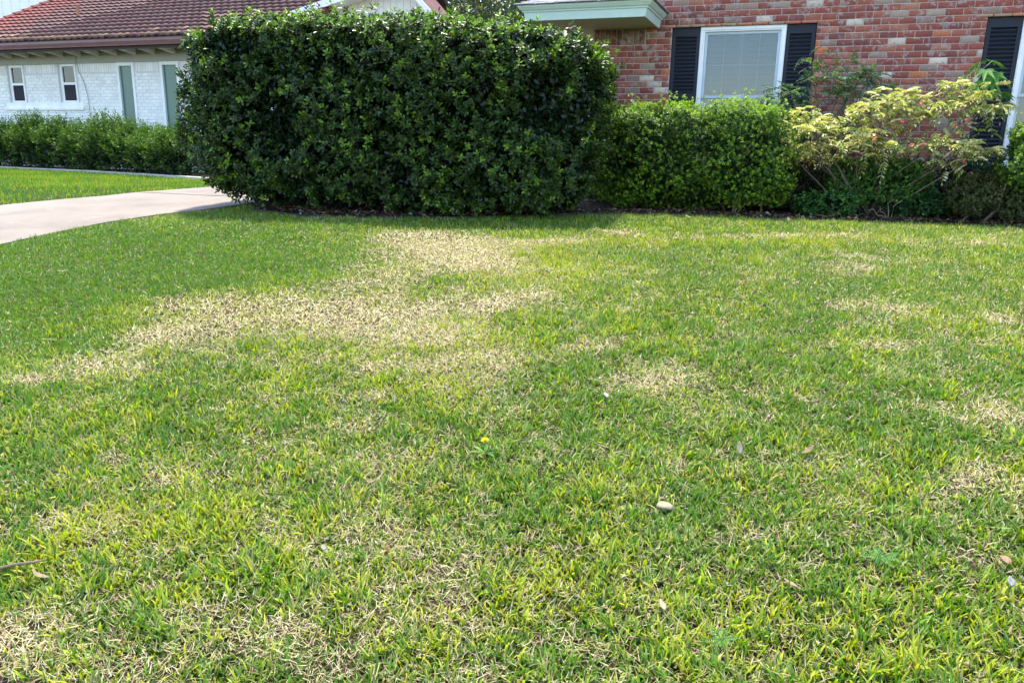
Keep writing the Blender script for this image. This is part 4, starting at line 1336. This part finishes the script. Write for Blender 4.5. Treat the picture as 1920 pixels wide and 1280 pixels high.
c = np.array([(.30, .21, .13), (.42, .34, .22), (.16, .10, .06)])[rng.integers(3, size=n)] * rng.uniform(.6, 1.1, (n, 1))
straw_parts.append(blades(x, y, 2, rng.uniform(.02, .055, n), rng.uniform(.0015, .004, n), rng.uniform(.9, 1.7, n), rng.uniform(-.6, 1.0, n), rng.uniform(0, 6.283, n), c, c, np.where(y < 1.33, rng.uniform(-.055, -.01, n), rng.uniform(-.02, .01, n))))
V, F, C = merge(straw_parts)
tag(link('dead_grass', raw_mesh('dead_grass', V, F, C), MT['straw']), 'dry straw coloured dead grass thatch in the bare patches of the lawn', 'grass', kind='stuff')

# leaf litter in the beds
x = rng.uniform(-6.5, 5.0, 3600); y = by(x) + .03 + np.abs(rng.normal(0, .35, 3600))
k = y < 11.3
x, y = x[k], y[k]; n = len(x)
P = np.stack([x, y, gz(y) + rng.uniform(.03, .06, n)], 1)
D = rng.normal(0, 1, (n, 3)); D[:, 2] *= .25
Nn = rng.normal(0, .45, (n, 3)) + np.array([0, 0, 1.])
LC = np.array([(.09, .05, .03), (.16, .11, .065), (.06, .035, .022), (.26, .20, .14), (.13, .06, .03)])
L_ = rng.uniform(.025, .07, n)
V, F, C = leaves(P, D, Nn, L_, L_ * .5, LC[rng.choice(5, n, p=[.3, .25, .25, .1, .1])] * rng.uniform(.6, 1.2, (n, 1)), True)
tag(link('leaf_litter', raw_mesh('leaf_litter', V, F, C), MT['straw']), 'brown fallen leaf litter scattered over the dark bed', 'leaf litter', kind='stuff')


# ------------------------------------------------------------------ small things on the lawn
def fallen_leaf(x_, y_, s_, col, label, yaw=0., tilt=.25, wid=.5, lift=.045, curl=.35, cat='leaf'):
    z_ = float(gz(y_)) + lift * .8; s_ *= .78
    nL = 7; V = []; F = []
    for i in range(nL):
        t = i / (nL - 1); w_ = wid * s_ * math.sin(math.pi * (.06 + .92 * t) ** .85) * .5
        zc = curl * s_ * (t - .5) ** 2
        V += [(-w_, (t - .5) * s_, zc + w_ * .5), (0, (t - .5) * s_, zc), (w_, (t - .5) * s_, zc + w_ * .45)]
    for i in range(nL - 1):
        for q in (0, 1):
            a = i * 3 + q; F.append((a, a + 1, a + 4, a + 3))
    base = np.array(col)
    C = base[None] * .44 * rng.uniform(.85, 1.1, (len(V), 1))
    me = raw_mesh('fallen_leaf', np.array(V), np.array(F), C, True)
    o = link('fallen_leaf', me, MT['straw'], None, (x_, y_, z_), (tilt, rng.uniform(-.3, .3), yaw))
    so = o.modifiers.new('thickness', 'SOLIDIFY'); so.thickness = .0012
    return tag(o, label, cat, 'fallen leaves on the lawn')


fallen_leaf(.74, 2.575, .042, (.62, .61, .60), 'small white leaf lying at the right edge of the foreground lawn', .4, .9, .75, .05)
fallen_leaf(-1.435, 2.049, .028, (.60, .58, .52), 'small round white leaf in the left foreground grass', 1.0, .7, .9, .05)
fallen_leaf(-1.217, 2.105, .035, (.36, .13, .06), 'small rust brown leaf standing in the foreground grass', 1.6, .8, .6, .05)
fallen_leaf(-2.276, 1.627, .085, (.48, .38, .22), 'curled tan leaf beside the twig in the lower left corner', 1.8, .35, .45, .035, .8)
fallen_leaf(-.134, 3.187, .075, (.55, .46, .34), 'pale tan leaf standing upright right of the yellow flower', .1, 1.0, .4, .055)
fallen_leaf(.141, 3.256, .085, (.34, .23, .14), 'curled brown leaf lying farther right of the upright tan leaf', -.9, .5, .4, .05, .7)
fallen_leaf(.746, 2.688, .05, (.66, .38, .24), 'orange tan leaf just behind the white leaf at the right edge', 1.2, .5, .8, .05)
fallen_leaf(-1.168, 8.93, .11, (.62, .54, .42), 'pale curled leaf on the grass before the bright green shrub', 1.2, .3, .45, .05, .8)
fallen_leaf(-3.768, 7.86, .10, (.70, .58, .38), 'pale yellowish leaf on the grass at the foot of the tall hedge', 1.5, .2, .45, .05)
fallen_leaf(-.103, 9.2, .08, (.62, .42, .30), 'pinkish leaf at the bed edging near the bare twigs', .2, .8, .6, .05)
fallen_leaf(.094, 2.362, .06, (.50, .38, .24), 'narrow brown leaf below the ferny weed in the lower right grass', 1.3, .3, .35, .04)
fallen_leaf(-.273, 2.137, .05, (.66, .58, .42), 'straw coloured leaf near the lower middle edge of the lawn', .7, .5, .5, .04)
fallen_leaf(-.947, 2.156, .04, (.60, .44, .28), 'small tan leaf left of the lower middle of the lawn', 2.0, .7, .6, .05)
fallen_leaf(-2.085, 3.166, .09, (.52, .40, .26), 'long brown leaf lying flat left of the yellow flower', 1.5, .1, .22, .04)
fallen_leaf(-.8, 3.547, .04, (.70, .64, .52), 'tiny pale round leaf behind the yellow flower', .8, .6, .8, .05)

# stone
V = []; F = []
nu, nv = 14, 8
for j in range(nv + 1):
    for i in range(nu):
        th = math.pi * j / nv; ph = 2 * math.pi * i / nu
        k = 1 + .10 * math.sin(3 * ph + j * .6) + .09 * math.cos(2 * ph - 1.1 * j)
        V.append((.032 * math.sin(th) * math.cos(ph) * k, (.024) * math.sin(th) * math.sin(ph) * k, .013 * math.cos(th)))
for j in range(nv):
    for i in range(nu):
        a = j * nu + i; b_ = j * nu + (i + 1) % nu
        F.append((a, a + nu, b_ + nu, b_))
tag(link('stone', raw_mesh('stone', np.array(V), np.array(F), np.ones((len(V), 3)), True), MT['stone'], None, (-.36, 2.679, float(gz(2.679)) + .030), (.1, .05, .2)), 'smooth tan oval stone lying in the foreground grass', 'stone')

# twig
tag(MB().tube([(-2.46, 1.60, float(gz(1.6)) + .03), (-2.40, 1.635, float(gz(1.63)) + .042), (-2.36, 1.66, float(gz(1.66)) + .04), (-2.31, 1.685, float(gz(1.68)) + .046)], [.006, .005, .005, .003], 6).build('twig', MT['bark'], None, (-2.46, 1.6, 0)), 'short dark twig lying in the lower left corner of the lawn', 'twig')

# dandelion
DX, DY = -1.164, 2.874; DZ = float(gz(DY))
DN = empty('dandelion', (DX, DY, DZ), 'yellow dandelion flower in the middle of the foreground lawn', 'flower')
MB().tube([(DX, DY, DZ), (DX + .004, DY - .004, DZ + .04), (DX + .002, DY - .01, DZ + .072)], .0022, 5, (.30, .36, .10)).build('stalk', MT['leaf'], DN)
n = 60
a = rng.uniform(0, 6.283, n); el = np.radians(rng.uniform(8, 75, n))
D = np.stack([np.cos(a) * np.cos(el), np.sin(a) * np.cos(el), np.sin(el)], 1)
V, F, C = leaves(np.tile(np.array([(DX + .002, DY - .01, DZ + .072)]), (n, 1)), D, D[:, [1, 0, 2]] + [0, 0, 1], np.full(n, .019), np.full(n, .007), np.array([(.85, .66, .02)]) * rng.uniform(.9, 1.05, (n, 1)), True)
link('petals', raw_mesh('petals', V - np.array((DX, DY, DZ)), F, np.clip(C, 0, .95)), MT['leaf'], DN, (DX, DY, DZ))
n = 7; a = np.linspace(0, 5.6, n)
D = np.stack([np.cos(a), np.sin(a), np.full(n, .3)], 1)
V, F, C = leaves(np.tile(np.array([(DX, DY, DZ + .01)]), (n, 1)), D, np.tile(np.array([(0, 0, 1.)]), (n, 1)), np.full(n, .08), np.full(n, .018), np.tile(np.array([(.07, .17, .03)]), (n, 1)), True)
link('rosette', raw_mesh('rosette', V - np.array((DX, DY, DZ)), F, C), MT['leaf'], DN, (DX, DY, DZ))


# ferny weeds
def fern_weed(x_, y_, s_, label):
    z_ = float(gz(y_))
    E_ = empty('ferny_weed', (x_, y_, z_), label, 'weed')
    for i in range(7):
        a = i * .9 + rng.uniform(-.3, .3)
        link('frond', FW[i % 2], None, E_, (x_, y_, z_ + .03), (rng.uniform(.25, .6), 0, a), (s_,) * 3)


FW = [frond_mesh('weed_frond', 9, .13, .034, .009, [(.07, .19, .035), (.10, .24, .04)], d) for d in (.3, .5)]
for m_ in FW: m_.materials.append(MT['leaf'])
fern_weed(.373, 2.594, .5, 'ferny green weed in the lower right part of the lawn')
fern_weed(-.087, 2.048, .45, 'ferny green weed near the bottom edge right of the middle')
